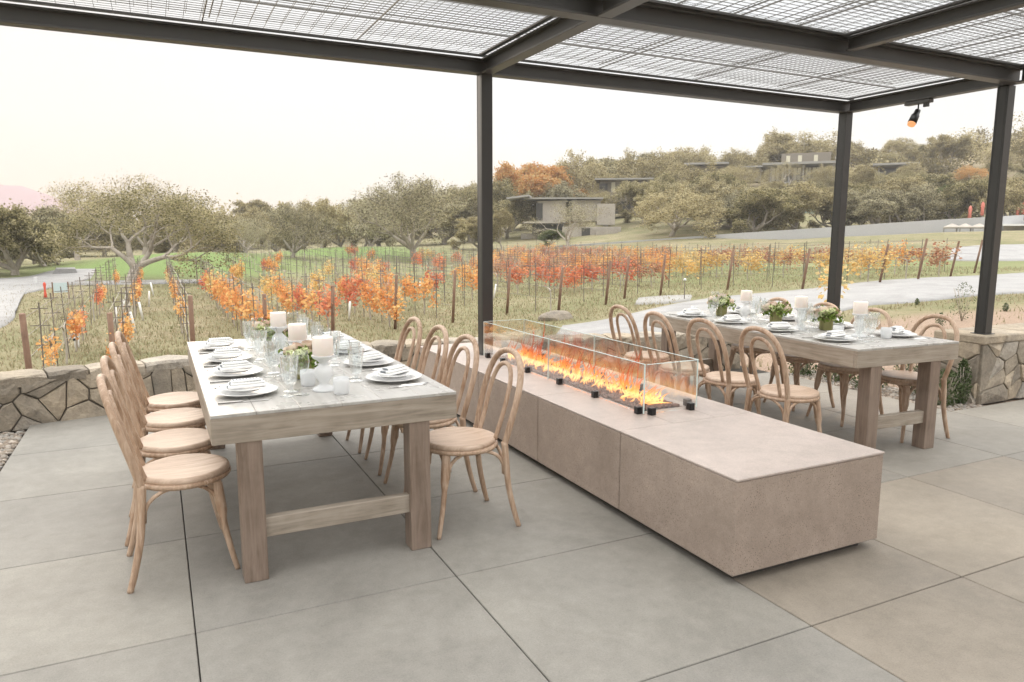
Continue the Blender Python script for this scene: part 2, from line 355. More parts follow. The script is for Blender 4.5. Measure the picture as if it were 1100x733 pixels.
# ================================================================= SETTING
# ground: one sheet, polar grid round the camera, out past the horizon
def make_ground():
    az = np.concatenate([np.arange(-30, 80, .6), np.arange(80, 330, 5)]); rr = np.concatenate([[0.01, 2, 4, 5.5], np.geomspace(6.5, 260, 150), np.geomspace(290, 690, 8)])
    V = []; lawn = []; mul = []
    for r in rr:
        for a in az:
            x = r*math.sin(R(a)); y = r*math.cos(R(a)); z = T(x, y)
            if r < 6.6 or (y < 6.0 and x < 6): z = min(z, -.06)
            V.append((x, y, z))
            l = math.exp(-((x-1.5)**2/60+(y-51)**2/70))*1.5 + math.exp(-((x-16)**2/60+(y-66)**2/60))*1.3
            l += .45*sstep(2, 30, x)*sstep(12, 22, y)*sstep(60, 45, r)
            lawn.append(min(1, l))
            w = sstep(4.5, 6.5, x)*sstep(11.5, 9.5, r)*1.0 + (sstep(90, 160, r)*.35)
            w += sstep(17, 8, r)*sstep(3.5, -1, x)*.55; w = max(w, .95*sstep(5.5, 7.5, x)*sstep(9.6, 8.6, y))
            mul.append(min(1, w))
    n = len(az); Fq = []
    for i in range(len(rr)-1):
        for k in range(n):
            k2 = (k+1) % n; Fq.append((i*n+k, (i+1)*n+k, (i+1)*n+k2, i*n+k2))
    me = npmesh('ground', V, np.array(Fq)[:, ::-1])
    for nm, d in (('lawn', lawn), ('mulch', mul)):
        a = me.attributes.new(nm, 'FLOAT', 'POINT'); a.data.foreach_set('value', np.array(d, np.float32))
    me.polygons.foreach_set('use_smooth', [True]*len(me.polygons))
    o = obj('ground', me, 'ground'); tag(o, kind='structure')
make_ground()
def drape(name, left, right, m, dz=.02, sub=10, across=8):
    L = spline([(*p, 0) for p in left], sub); Rr = spline([(*p, 0) for p in right], sub)
    ts = [0, .004]+[k/across for k in range(1, across)]+[.996, 1]; n = len(ts); across = n-1; V = []
    for i, (a, b) in enumerate(zip(L, Rr)):
        for k, t in enumerate(ts):
            p = a.lerp(b, t); V.append((p.x, p.y, T(p.x, p.y)+(dz if 0 < k < n-1 and 0 < i < len(L)-1 else -.12)))
    Fq = [(i*n+k, i*n+k+1, (i+1)*n+k+1, (i+1)*n+k) for i in range(len(L)-1) for k in range(across)]
    me = npmesh(name, V, Fq); o = obj(name, me, m); tag(o, kind='structure'); return o
def hp(px, py): p = hit(px, py); return (p.x, p.y)
drape('road', [hp(1140,292), hp(1000,299), hp(920,305), hp(830,315), hp(740,325), hp(660,343), hp(600,352)],
      [hp(1140,312), hp(1000,324), hp(920,331), (8.2,8.4), (6.6,8.0), (5.0,7.8), (3.6,8.0)], 'asphalt', .035, 8, 12)
drape('drive', [hp(1140,262), hp(1060,264), hp(1020,268)], [hp(1140,280), hp(1060,281), hp(1015,280)], 'asphalt', .05, 6, 6)
drape('lane', [hp(-60,300), hp(20,299), hp(60,291), hp(105,290)], [hp(-60,375), hp(14,345), hp(22,318), hp(100,299)], 'asphalt', .05, 10, 8)
drape('path', [hp(60,303), hp(150,302), hp(260,300)], [hp(60,307), hp(150,306), hp(260,303)], 'asphalt', .05, 6, 3)

# patio: cast slabs with open joints
def patio():
    bm = bmesh.new(); tl = bm.verts.layers.float.new('tone'); gp = random.Random(8); wl = bm.verts.layers.float.new('warm_light'); g = .0024
    xs = [-.98, .047, 1.113, 2.2, 3.13, 4.15, 5.15, 6.07, 7.1, 8.2, 9.3, 10.4]
    ys = [-3.1, -2.1, -1.1, -.13, .85, 1.84, 2.83, 3.79, 4.8, 5.8, 7.15]
    for i in range(len(xs)-1):
        for j in range(len(ys)-1):
            if xs[i] >= 6.0 and ys[j] >= 3.7: continue
            x0, x1, y0, y1 = xs[i]+g, xs[i+1]-g, ys[j]+g, ys[j+1]-g
            if xs[i] >= 5.1 and ys[j] > 3.7 and ys[j] > 5.7: continue
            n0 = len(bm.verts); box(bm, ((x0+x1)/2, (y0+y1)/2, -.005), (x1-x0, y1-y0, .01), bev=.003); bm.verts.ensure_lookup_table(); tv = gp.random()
            wv = (1.0 if .8 < ys[j] < 2.8 and 2.1 < xs[i] < 5 else .75 if ys[j] < .9 and xs[i] > 2.1 else .25 if xs[i] > 3.1 else 0)  # slabs toward the lower right carry the painted warm light, per-slab strength
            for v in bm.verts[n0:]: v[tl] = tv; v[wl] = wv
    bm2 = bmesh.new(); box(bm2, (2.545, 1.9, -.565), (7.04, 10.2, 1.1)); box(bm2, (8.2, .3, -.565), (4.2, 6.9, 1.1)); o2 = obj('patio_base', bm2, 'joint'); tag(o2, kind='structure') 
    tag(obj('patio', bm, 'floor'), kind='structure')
patio()
# gravel beds
def pebbles(name, n, posf, r0, r1, seed, sub=1):
    b = bmesh.new(); bmesh.ops.create_icosphere(b, subdivisions=sub, radius=1); V0 = np.array([v.co[:] for v in b.verts]); F0 = np.array([[v.index for v in f.verts] for f in b.faces]); b.free()
    g = np.random.default_rng(seed); P = posf(g, n); r = g.uniform(r0, r1, (n,1,1)); S = g.uniform(.65, 1.35, (n,1,3))*np.array([1,1,.62]); A = g.uniform(0, 6.28, n)
    W = V0[None]*(1+g.uniform(-.18,.18,(n,len(V0),1)))*S*r; c, s_ = np.cos(A)[:,None], np.sin(A)[:,None]
    W = np.stack([W[...,0]*c-W[...,1]*s_, W[...,0]*s_+W[...,1]*c, W[...,2]], -1)+P[:,None,:]
    Fq = (F0[None]+(np.arange(n)*len(V0))[:,None,None]).reshape(-1,3)
    return npmesh(name, W.reshape(-1,3), Fq, np.repeat(g.uniform(0,1,n), len(V0)))
def bed(name, x0, x1, y0, y1, n, seed):
    g = random.Random(seed); bm = bmesh.new()
    box(bm, ((x0+x1)/2, (y0+y1)/2, -.58), (x1-x0, y1-y0, 1.08))
    o = obj(name, bm, 'dark'); tag(o, kind='structure')
    me = pebbles('gravel', n, lambda q, m: np.stack([q.uniform(x0+.02, x1-.02, m), q.uniform(y0+.02, y1-.02, m), q.uniform(-.04, -.022, m)], 1), .012, .03, seed)
    o = obj('gravel', me, 'gravel'); tag(o, 'brown river gravel filling the '+('bed by the left end of the stone wall' if seed == 3 else 'bed beside the right table'), 'gravel', kind='stuff')
bed('gravel_bed', -2.6, -.985, 4.6, 6.66, 9000, 3)
bed('planting_bed', 6.08, 6.62, 3.80, 5.75, 5200, 4)

# ---------------------------------------------------------------- stone walls
def clip(poly, a, b, c):      # keep a*x+b*y<=c
    out = []
    for i in range(len(poly)):
        p, q = poly[i], poly[(i+1) % len(poly)]; dp = a*p[0]+b*p[1]-c; dq = a*q[0]+b*q[1]-c
        if dp <= 0: out.append(p)
        if dp*dq < 0: t = dp/(dp-dq); out.append((p[0]+(q[0]-p[0])*t, p[1]+(q[1]-p[1])*t))
    return out
def stones(W, H, cell, seed):
    g = random.Random(seed); pts = []
    ny = max(2, round(H/cell)); nx = round(W/(cell*1.45))
    for j in range(ny):
        for i in range(nx):
            if g.random() < .2: continue
            pts.append(((i+.5+(j % 2)*.5+g.uniform(-.55, .55))*W/nx, (j+.5+g.uniform(-.42, .42))*H/ny))
    polys = []
    for i, p in enumerate(pts):
        poly = [(0,0), (W,0), (W,H), (0,H)]
        for k, q in enumerate(pts):
            if k == i or abs(p[0]-q[0]) > cell*4: continue
            a, b = q[0]-p[0], q[1]-p[1]; c = (q[0]**2+q[1]**2-p[0]**2-p[1]**2)/2
            poly = clip(poly, a, b*1.0, c)
            if len(poly) < 3: break
        if len(poly) >= 3: polys.append(poly)
    return polys
def stone_face(bm, tl, polys, mapf, seed, depth=.03, gap=.005):
    """mapf(u, v, d) -> world; raised bevelled stones"""
    g = random.Random(seed)
    for poly in polys:
        cx = sum(p[0] for p in poly)/len(poly); cy = sum(p[1] for p in poly)/len(poly); t = g.random(); dd = depth*g.uniform(.7, 1.3)
        rings = []
        for (sh, d) in ((gap, -.03), (gap+.001, dd*.75), (gap+.009, dd)):
            ring = []
            for (x, y) in poly:
                vx, vy = x-cx, y-cy; L = math.hypot(vx, vy)+1e-6; k = max(.1, 1-sh*1.25/L)
                ring.append(bm.verts.new(mapf(cx+vx*k, cy+vy*k, d+g.uniform(-.007, .007))))
            rings.append(ring)
        c = bm.verts.new(mapf(cx, cy, dd+g.uniform(-.008, .02))); n = len(poly)
        for v in sum(rings, [])+[c]: v[tl] = t
        for a, b in ((0,1), (1,2)):
            for k in range(n): bm.faces.new((rings[a][k], rings[a][(k+1)%n], rings[b][(k+1)%n], rings[b][k]))
        for k in range(n): bm.faces.new((rings[2][k], rings[2][(k+1)%n], c))
def curved_wall(name, line, z0, z1, thick, label, seed, cap_len=.45):
    root = empty(name, (*line[0], 0), 0, label, 'wall'); O = Vector((*line[0], 0))
    P = spline([(*p, 0) for p in line], 12); S = [0]
    for a, b in zip(P, P[1:]): S.append(S[-1]+(b-a).length)
    W = S[-1]
    def pt(u):
        u = min(max(u, 0), W-1e-4); i = max(k for k in range(len(S)) if S[k] <= u); i = min(i, len(P)-2)
        t = (u-S[i])/(S[i+1]-S[i]); d = (P[i+1]-P[i]).normalized(); return P[i].lerp(P[i+1], t), Vector((d.y, -d.x, 0))
    def mf(u, v, d): p, n = pt(u); return p+n*d+Vector((0,0,v+z0-.03))-O
    bm = bmesh.new(); tl = bm.verts.layers.float.new('tone')
    stone_face(bm, tl, stones(W, z1-z0-.02, .14, seed), mf, seed); obj('stone_facing', bm, 'stone', root)
    bm = bmesh.new(); n = 40; rings = []
    for i in range(n+1):
        p, nn = pt(W*i/n); p = p-O
        rings.append([bm.verts.new(p+nn*.006+Vector((0,0,-1.3))), bm.verts.new(p+nn*.006+Vector((0,0,z1-.07))), bm.verts.new(p-nn*thick+Vector((0,0,z1-.07))), bm.verts.new(p-nn*thick+Vector((0,0,-1.3)))])
    for i in range(n):
        for k in range(4): bm.faces.new((rings[i][k], rings[i][(k+1)%4], rings[i+1][(k+1)%4], rings[i+1][k]))
    bm.faces.new(rings[0]); bm.faces.new(rings[-1][::-1]); obj('mortar_core', bm, 'mortar', root)
    bm = bmesh.new(); tl = bm.verts.layers.float.new('tone'); g = random.Random(seed+1); u = 0
    while u < W-.1:
        L = min(g.uniform(.2, .5), W-u); h = g.uniform(.07, .125); t = g.random(); n = 5
        sec = [(.032, z1-h), (.036, z1-.02), (.02, z1+g.uniform(-.004, .006)), (-thick*.5, z1+g.uniform(-.004, .006)), (-thick+.02, z1), (-thick-.03, z1-.03), (-thick-.03, z1-h)]
        rg = []
        for i in range(n+1):
            uu = u+.006+(L-.012)*i/n; sh = .012 if i in (0, n) else 0
            p, nn = pt(uu); rg.append([bm.verts.new(p+nn*(d-sh*(1 if d > -thick*.5 else -1)+g.uniform(-.011,.011))+Vector((0,0,z-sh+g.uniform(-.007,.007)))-O) for d, z in sec])
        for v in sum(rg, []): v[tl] = t
        m = len(sec)
        for i in range(n):
            for k in range(m): bm.faces.new((rg[i][k], rg[i][(k+1)%m], rg[i+1][(k+1)%m], rg[i+1][k]))
        bm.faces.new(rg[0]); bm.faces.new(rg[-1][::-1]); u += L
    obj('coping', bm, 'stone', root); bmfix(root)
    return root
def bmfix(root):
    for ch in root.children:
        if ch.type == 'MESH':
            b = bmesh.new(); b.from_mesh(ch.data); bmesh.ops.recalc_face_normals(b, faces=b.faces[:]); b.to_mesh(ch.data); b.free()
curved_wall('stone_wall', [(-4.2,5.75), (-2.4,6.33), (-1.15,6.67), (.2,6.95), (1.6,7.08), (3.0,6.85), (4.2,6.55), (5.95,6.2)], 0, .405, .3, 'low rubble stone wall curving along the back edge of the patio', 11)
def pier(name, x0, x1, y0, y1, z1, label, seed):
    root = empty(name, (x0, y0, 0), 0, label, 'wall'); bm = bmesh.new(); tl = bm.verts.layers.float.new('tone'); O = Vector((x0, y0, 0))
    faces = [((x1-x0), lambda u, v, d: Vector((u, -d, v-.03))), ((y1-y0), lambda u, v, d: Vector((-d, (y1-y0)-u, v-.03)))]
    for k, (W, mf) in enumerate(faces): stone_face(bm, tl, stones(W, z1-.04, .135, seed+k), mf, seed+k)
    obj('stone_facing', bm, 'stone', root)
    obj('mortar_core', bx(((x1-x0)/2+.003, (y1-y0)/2+.003, z1/2-.2), (x1-x0-.01, y1-y0-.01, z1+.3)), 'mortar', root)
    bm = bmesh.new(); tl = bm.verts.layers.float.new('tone'); g = random.Random(seed); u = -.03
    while u < x1-x0:
        L = g.uniform(.3, .5); n0 = len(bm.verts); box(bm, (u+L/2, (y1-y0)/2, z1-.035), (L-.01, y1-y0+.08, .075+g.uniform(0,.01)), bev=.012)
        bm.verts.ensure_lookup_table(); t = g.random()
        for v in bm.verts[n0:]: v[tl] = t
        u += L
    obj('coping', bm, 'stone', root); bmfix(root)
pier('stone_wall', 6.64, 10.0, 3.93, 4.33, .60, 'stacked stone wall end beside the right pergola post', 21)

# ================================================================= PERGOLA
PX0, PX1, PX2, PY0, PY1, PH = -1.74, 2.51, 6.75, 5.64, 3.93, 2.79
def pergola():
    root = empty('pergola', (PX1, PY0, 0), 0, 'dark bronze steel pergola with a double wire mesh roof over the patio', 'pergola'); O = Vector((PX1, PY0, 0))
    def post(x, y, z0):
        bm = bmesh.new(); h = PH-z0; cz = z0+h/2
        box(bm, (x-O.x, y-O.y, cz), (.098, .07, h), bev=.003)
        for s in (-1, 1): box(bm, (x-O.x+.0, y-O.y+s*.043, cz), (.098, .014, h), bev=.002)
        box(bm, (x-O.x, y-O.y, z0+.006), (.14, .14, .012))
        obj('post', bm, 'post', root)
    post(PX1, PY0, .47); post(PX2, PY0, .3); post(PX2+.03, PY1+.08, .60); post(PX0, PY0, .0); post(PX2+.03, .2, 0)
    def beam(p, q, h=.118, w=.1, z=PH):
        p, q = Vector(p), Vector(q); d = q-p; L = d.length; c = (p+q)/2-Vector((O.x, O.y)); a = math.atan2(d.y, d.x); rot = Matrix.Rotation(a, 3, 'Z')
        bm = bmesh.new()
        box(bm, (c.x, c.y, z+h/2), (L, .02, h-.02), rot)
        box(bm, (c.x, c.y, z+.008), (L, w, .014), rot, .002); box(bm, (c.x, c.y, z+h-.008), (L, w, .014), rot, .002)
        o = obj('beam', bm, 'steel', root)
        return o
    beam((PX0-.05, PY0), (PX2+.05, PY0)); beam((PX2, PY0-.051), (PX2, PY1+.051)); beam((PX1, PY0-.051), (PX1, PY1+.051)); beam((PX0, PY0-.051), (PX0, PY1+.051))
    beam((PX0-.05, PY1), (PX2+.05, PY1), .128, .11)
    beam((PX1, PY1-.061), (PX1, -1.0)); beam((PX2, PY1-.061), (PX2, -1)); beam((PX0, PY1-.061), (PX0, -1))
    beam((PX0, -1.06), (PX2, -1.06), .17, .12)
    beam((4.62, PY1-.061), (4.62, -1.0), .10, .07, PH+.03); beam((.4, PY1-.061), (.4, -1.0), .10, .07, PH+.03)
    def ledge(x0, y0, x1, y1):      # angle-iron frame round each bay carrying the mesh
        bm = bmesh.new(); z = PH+.138
        for (cx, cy, sx, sy) in (((x0+x1)/2, y0+.07, x1-x0, .04), ((x0+x1)/2, y1-.07, x1-x0, .04), (x0+.07, (y0+y1)/2, .04, y1-y0-.19), (x1-.07, (y0+y1)/2, .04, y1-y0-.19)):
            box(bm, (cx-O.x, cy-O.y, z-.006), (sx, sy, .012)); 
        obj('mesh_frame', bm, 'steel', root)
    def meshpanel(x0, y0, x1, y1):
        bm = bmesh.new(); g = random.Random(int(x0*100+y0*10)); pitch = .052
        for lay, z in enumerate((PH+.150, PH+.200)):
            off = lay*.021
            x = x0+.03+off
            while x < x1-.02:
                w = .0027; box(bm, (x-O.x, (y0+y1)/2-O.y, z), (w, y1-y0, w), Matrix.Rotation(g.uniform(-.0015, .0015), 3, 'Z')); x += pitch*2
            y = y0+.03+off
            while y < y1-.02:
                w = .0027; box(bm, ((x0+x1)/2-O.x, y-O.y, z+w), (x1-x0, w, w), Matrix.Rotation(g.uniform(-.0008, .0008), 3, 'Z')); y += pitch
            for k in range(1, 4):
                xx = x0+(x1-x0)*k/4+lay*.05; box(bm, (xx-O.x, (y0+y1)/2-O.y, z-.008), (.008, y1-y0, .008))
            for k in range(1, 3):
                yy = y0+(y1-y0)*k/3+lay*.04; box(bm, ((x0+x1)/2-O.x, yy-O.y, z+.014), (x1-x0, .010, .008))
        obj('wire_mesh', bm, 'wire', root)
    bays = [(PX0, PY1, PX1, PY0), (PX1, PY1, PX2, PY0), (PX0, 1.4, .4, PY1), (.4, 1.4, PX1, PY1), (PX1, 1.4, 4.62, PY1), (4.62, 1.4, PX2, PY1),
            (PX0, -1, .4, 1.4), (.4, -1, PX1, 1.4), (PX1, -1, 4.62, 1.4), (4.62, -1, PX2, 1.4)]
    for b in bays: ledge(*b); meshpanel(*b)
pergola()
# spot lamp hung under the right beam
lamp = empty('spot_lamp', (6.74, 4.80, PH), 0, 'small lit spot lamp clipped under the right pergola beam', 'lamp')
lb = bmesh.new(); box(lb, (0, 0, -.018), (.07, .26, .032), bev=.004); box(lb, (0, -.08, -.05), (.03, .05, .04), bev=.003); obj('track_box', lb, 'steel', lamp)
lb = bmesh.new(); tube(lb, [(0,0,-.03), (0,0,-.105)], .007); obj('stem', lb, 'black', lamp)
hd = Vector((-.5, .0, -.85)).normalized()
lb = bmesh.new(); p0 = Vector((0.02,.02,-.095)); tube(lb, [p0-hd*.01, p0+hd*.045, p0+hd*.05, p0+hd*.135], [.026,.028,.038,.040], 16); obj('head', lb, 'black', lamp)
lb = bmesh.new(); tube(lb, [p0+hd*.136, p0+hd*.160], [.037,.034], 16); obj('lens', lb, 'lampface', lamp)

# ================================================================= FIRE PIT
fp = empty('fire_pit', (2.60, 2.21, 0), 0, 'long low board-cast concrete fire pit bench running between the tables', 'fire pit')
def rel(o, root): return tuple(Vector(o)-root.location)
PXa, PXb, PYa, PYb, PZ = 2.14, 3.06, 2.21, 6.3, .482
BXa, BXb, BYa, BYb = 2.49, 2.79, 3.36, 5.46
cuts = [2.21, 3.07, 3.99, 4.95, 5.9, 6.3]
for a, b in zip(cuts, cuts[1:]):
    g = .003; zc = (PZ-.014+.045)/2; hh = PZ-.014-.045
    bm = bmesh.new(); box(bm, ((PXa+PXb)/2-2.6, (a+b)/2-2.21, zc), (PXb-PXa, b-a-2*g, hh), bev=.004); obj('block', bm, 'pit', fp)
# top slabs with the burner opening left clear
bm = bmesh.new()
def slab(x0, x1, y0, y1): box(bm, ((x0+x1)/2-2.6, (y0+y1)/2-2.21, PZ-.0065), (x1-x0-.003, y1-y0-.003, .0115), bev=.003)
o_ = .003
slab(PXa-o_, PXb+o_, PYa-o_, 3.07)
slab(PXa-o_, BXa, 3.07, 3.99); slab(BXb, PXb+o_, 3.07, 3.99); slab(BXa, BXb, 3.07, BYa)
slab(PXa-o_, BXa, 3.99, 4.95); slab(BXb, PXb+o_, 3.99, 4.95)
slab(PXa-o_, BXa, 4.95, BYb); slab(BXb, PXb+o_, 4.95, BYb)
slab(PXa-o_, PXb+o_, BYb, 6.3+o_)
obj('top_slab', bm, 'pittop', fp)
bm = bmesh.new(); box(bm, (0, 2.05, .02), (PXb-PXa-.12, 3.98, .04)); obj('recessed_plinth', bm, 'dark', fp)
bm = bmesh.new(); box(bm, ((BXa+BXb)/2-2.6, (BYa+BYb)/2-2.21, PZ-.011), (BXb-BXa-.004, BYb-BYa-.004, .004)); obj('burner_tray', bm, 'black', fp)
bm = pebbles('lava_rock', 1500, lambda q, m: np.stack([q.uniform(BXa+.015, BXb-.015, m)-2.6, q.uniform(BYa+.015, BYb-.015, m)-2.21, PZ-.004+q.uniform(0,.01,m)], 1), .008, .019, 5)
lr = obj('lava_rock', bm, 'lava', fp)
# glass guard
gx0, gx1, gy0, gy1, gh = 2.445, 2.825, 3.28, 5.53, .285
gg = empty('glass_fire_guard', (2.64, 3.28, PZ), 0, 'clear glass guard panels standing around the flames on the fire pit', 'fire guard')
def pane(cx, cy, sx, sy):
    o = obj('glass_pane', bx((cx-2.64, cy-3.28, .008+gh/2), (sx, sy, gh)), 'guard', gg)
    e = obj('polished_edge', bx((cx-2.64, cy-3.28, .008+gh+.0012), (sx, sy, .0022)), 'guard_edge', o)
    if sx < sy:
        for e_ in (-1, 1): obj('polished_edge', bx((cx-2.64, cy-3.28+e_*(sy/2+.0012), .008+gh/2), (sx, .0022, gh)), 'guard_edge', o)
    return o
ym = (gy0+gy1)/2
for xx in (gx0, gx1):
    pane(xx, (gy0+ym)/2, .009, ym-gy0-.006); pane(xx, (gy1+ym)/2, .009, gy1-ym-.006)
pane((gx0+gx1)/2, gy0-.006, gx1-gx0-.02, .009); pane((gx0+gx1)/2, gy1+.006, gx1-gx0-.02, .009)
cl = [(gx0, y) for y in (3.33, 3.79, 4.24, 4.72, 5.15, 5.44)]+[(gx1, y) for y in (3.36, 3.85, 4.3, 4.82, 5.2, 5.46)]
for x, y in cl: obj('clamp', bx((x-2.64, y-3.28, .021), (.042, .036, .042), bev=.003), 'black', gg)
for x in (gx0+.05, gx1-.05): obj('clamp', bx((x-2.64, gy0-.006-3.28, .021), (.036, .042, .042), bev=.003), 'black', gg)
# flames
def flames():
    g = random.Random(12); bm = bmesh.new(); tl = bm.verts.layers.float.new('tone')
    for i in range(290):
        y = BYa+.08+(BYb-BYa-.16)*g.random(); x = (BXa+BXb)/2+g.gauss(0, .042)
        L = abs(g.gauss(.10, .06))*(.45+.9*math.sin(y*5.1+1)**2+.5*max(0, math.sin(y*17)))+.02; w = g.uniform(.006, .017); lean = Vector((g.gauss(.02,.03), g.gauss(-.05,.05), 0)); ph = g.uniform(0, 6); amp = g.uniform(.004,.013)
        pts = []; rad = []; n = 8; s = Vector((x, y, PZ-.002))
        for k in range(n+1):
            t = k/n; pts.append(s+Vector((amp*math.sin(ph+t*6), amp*math.cos(ph*1.3+t*7), L*t))+lean*t*t)
            rad.append(w*(math.sin(math.pi*min(1, .12+t*.88))**.8)*(1-t)**.35+.0006)
        n0 = len(bm.verts); tube(bm, [p-Vector((2.64, 4.4, PZ)) for p in pts], rad, 6, flat=.5); bm.verts.ensure_lookup_table()
        for v in bm.verts[n0:]: v[tl] = min(1, max(0, v.co.z/.15+g.uniform(-.1,.1)*0))
    o = obj('flames', bm, 'flame'); o.location = (2.64, 4.4, PZ); tag(o, 'row of orange flames burning inside the glass guard', 'fire', kind='stuff')
flames()

# ================================================================= TABLES
def table(name, loc, rz, W, L, inset, label):
    t = empty(name, loc, rz, label, 'dining table'); H = .76; th = .128
    bm = bmesh.new(); nb = 6; w = W/nb
    for i in range(nb):
        box(bm, (w*(i+.5), L/2, H-.007), (w-.0012, L, .014), bev=.0015)
    obj('tabletop', bm, 'top', t)
    zc = H-.0145-(th-.0145)/2; hz = th-.0145
    e = .03
    obj('edge_board', bx((W/2, e/2, zc), (W, e, hz), bev=.002), 'edge_x', t); obj('edge_board', bx((W/2, L-e/2, zc), (W, e, hz), bev=.002), 'edge_x', t)
    obj('edge_board', bx((e/2, L/2, zc), (e, L-2*e-.001, hz), bev=.002), 'edge_y', t); obj('edge_board', bx((W-e/2, L/2, zc), (e, L-2*e-.001, hz), bev=.002), 'edge_y', t)
    lw = .1
    for x in (inset[0], W-inset[1]-lw):
        for y in (.006, L-.006-lw):
            obj('leg', bx((x+lw/2, y+lw/2, (H-th+.03)/2), (lw, lw, H-th+.03), bev=.003), 'tleg', t)
    for y in (.03, L-.03-.045):
        obj('stretcher', bx((W/2+(inset[0]-inset[1])/2, y+.022, .23), (W-inset[0]-inset[1]-2*lw+.01, .045, .088), bev=.003), 'edge_x', t)
    return t
TL = dict(loc=(.16, 3.152, 0), rz=0, W=1.09, L=2.30)
TR = dict(loc=(4.09, 3.20, 0), rz=R(-3.2), W=.97, L=2.43)
table('dining_table', TL['loc'], TL['rz'], TL['W'], TL['L'], (.10, .135), 'pale weathered wood dining table set for eight, left of the fire pit')
table('dining_table', TR['loc'], TR['rz'], TR['W'], TR['L'], (.14, .16), 'pale weathered wood dining table set for eight, right of the fire pit')

# ================================================================= CHAIRS
def make_chair():
    c = empty('bentwood_chair')
    # seat: round with a slightly squared rear, dished
    bm = bmesh.new(); n = 32; prof = [(.90, .428), (.985, .434), (1.0, .446), (.985, .457), (.93, .462), (.86, .459), (.5, .452), (.05, .450)]
    rings = []
    for s, z in prof:
        ring = []
        for k in range(n):
            a = 2*math.pi*k/n; rx = .205 if math.cos(a) > 0 else .185; x = rx*math.cos(a)*s; y = .203*math.sin(a)*s
            if math.cos(a) < 0: y *= 1-.12*(-math.cos(a))
            ring.append(bm.verts.new((x, y, z)))
        rings.append(ring)
    for i in range(len(rings)-1):
        for k in range(n): f = bm.faces.new((rings[i][k], rings[i][(k+1)%n], rings[i+1][(k+1)%n], rings[i+1][k])); f.smooth = True
    bm.faces.new(rings[-1]); bm.faces.new(rings[0][::-1]); obj('seat', bm, 'seat', c)
    bm = bmesh.new(); tube(bm, [(.198*math.cos(a)-.0 if math.cos(a) > 0 else .178*math.cos(a), .196*math.sin(a), .425) for a in [2*math.pi*k/28 for k in range(29)]], .013, 6); obj('seat_rim', bm, 'chair', c)
    # outer hoop, running up from the seat
    half = [(-.165,.182,.44), (-.195,.197,.56), (-.228,.202,.68), (-.258,.178,.79), (-.280,.110,.868), (-.288,0,.893)]
    P = spline(half+[(x,-y,z) for x, y, z in half[-2::-1]], 6)
    bm = bmesh.new(); tube(bm, P, .0165, 10); obj('back_hoop', bm, 'chair', c)
    half = [(-.150,.098,.45), (-.185,.106,.56), (-.215,.110,.67), (-.240,.098,.755), (-.256,.058,.81), (-.262,0,.826)]
    P = spline(half+[(x,-y,z) for x, y, z in half[-2::-1]], 6)
    bm = bmesh.new(); tube(bm, P, .0125, 8); obj('inner_hoop', bm, 'chair', c)
    for s in (-1, 1):
        bm = bmesh.new(); P = spline([(-.165,.182*s,.455), (-.172,.186*s,.36), (-.185,.188*s,.22), (-.215,.196*s,.08), (-.238,.202*s,0)], 4)
        tube(bm, P, [.019-.006*i/(len(P)-1) for i in range(len(P))], 8); obj('leg', bm, 'chair', c)
        bm = bmesh.new(); P = spline([(.128,.125*s,.435), (.140,.135*s,.34), (.155,.150*s,.2), (.178,.168*s,.08), (.196,.180*s,0)], 4)
        tube(bm, P, [.018+(.007 if 1 < i < 7 else 0)-.007*i/(len(P)-1) for i in range(len(P))], 8); obj('leg', bm, 'chair', c)
    def arch(a, b, inset):
        a, b = Vector(a), Vector(b); pts = []
        for k in range(13):
            t = k/12; u = .5-.5*math.cos(math.pi*t); z = .285+.135*math.sin(math.pi*t)**.7
            p = a.lerp(b, u); p.z = z; pts.append(p)
        bm = bmesh.new(); tube(bm, pts, .0095, 6); obj('brace', bm, 'chair', c)
    arch((.140,.125,.3), (.140,-.125,.3), 0); arch((-.168,.165,.3), (-.168,-.165,.3), 0)
    for s in (-1, 1): arch((.128,.14*s,.3), (-.165,.178*s,.3), 0)
    return c
chair0 = make_chair(); first = [True]
def place_chair(x, y, rz, label, group):
    c = chair0 if first[0] else copy_tree(chair0); first[0] = False
    c.location = (x, y, 0); c.rotation_euler = (0, 0, rz); tag(c, label, 'chair', group)
near = ['nearest the camera', 'second from near end', 'third from near end', 'farthest away']
for i, (x, y, a) in enumerate([(.045,3.50,2), (.03,4.02,-1), (.04,4.53,1), (.05,5.03,-1)]):
    place_chair(x, y, R(a), f'limewashed bentwood chair left of the left table, {near[i]}', 'bentwood chairs at the left table')
for i, (x, y, a) in enumerate([(1.375,3.41,180), (1.37,3.97,181), (1.38,4.48,179), (1.38,5.0,180)]):
    place_chair(x, y, R(a), f'limewashed bentwood chair between left table and fire pit, {near[i]}', 'bentwood chairs at the left table')
for i, (x, y, a) in enumerate([(3.80,3.50,-4), (3.79,4.04,-2), (3.77,4.55,-4), (3.82,5.12,-3)]):
    place_chair(x, y, R(a), f'limewashed bentwood chair between fire pit and right table, {near[i]}', 'bentwood chairs at the right table')
for i, (x, y, a) in enumerate([(5.02,3.50,174), (5.0,4.02,177), (5.05,4.55,176), (5.06,5.1,177)]):
    place_chair(x, y, R(a), f'limewashed bentwood chair right of the right table, {near[i]}', 'bentwood chairs at the right table')

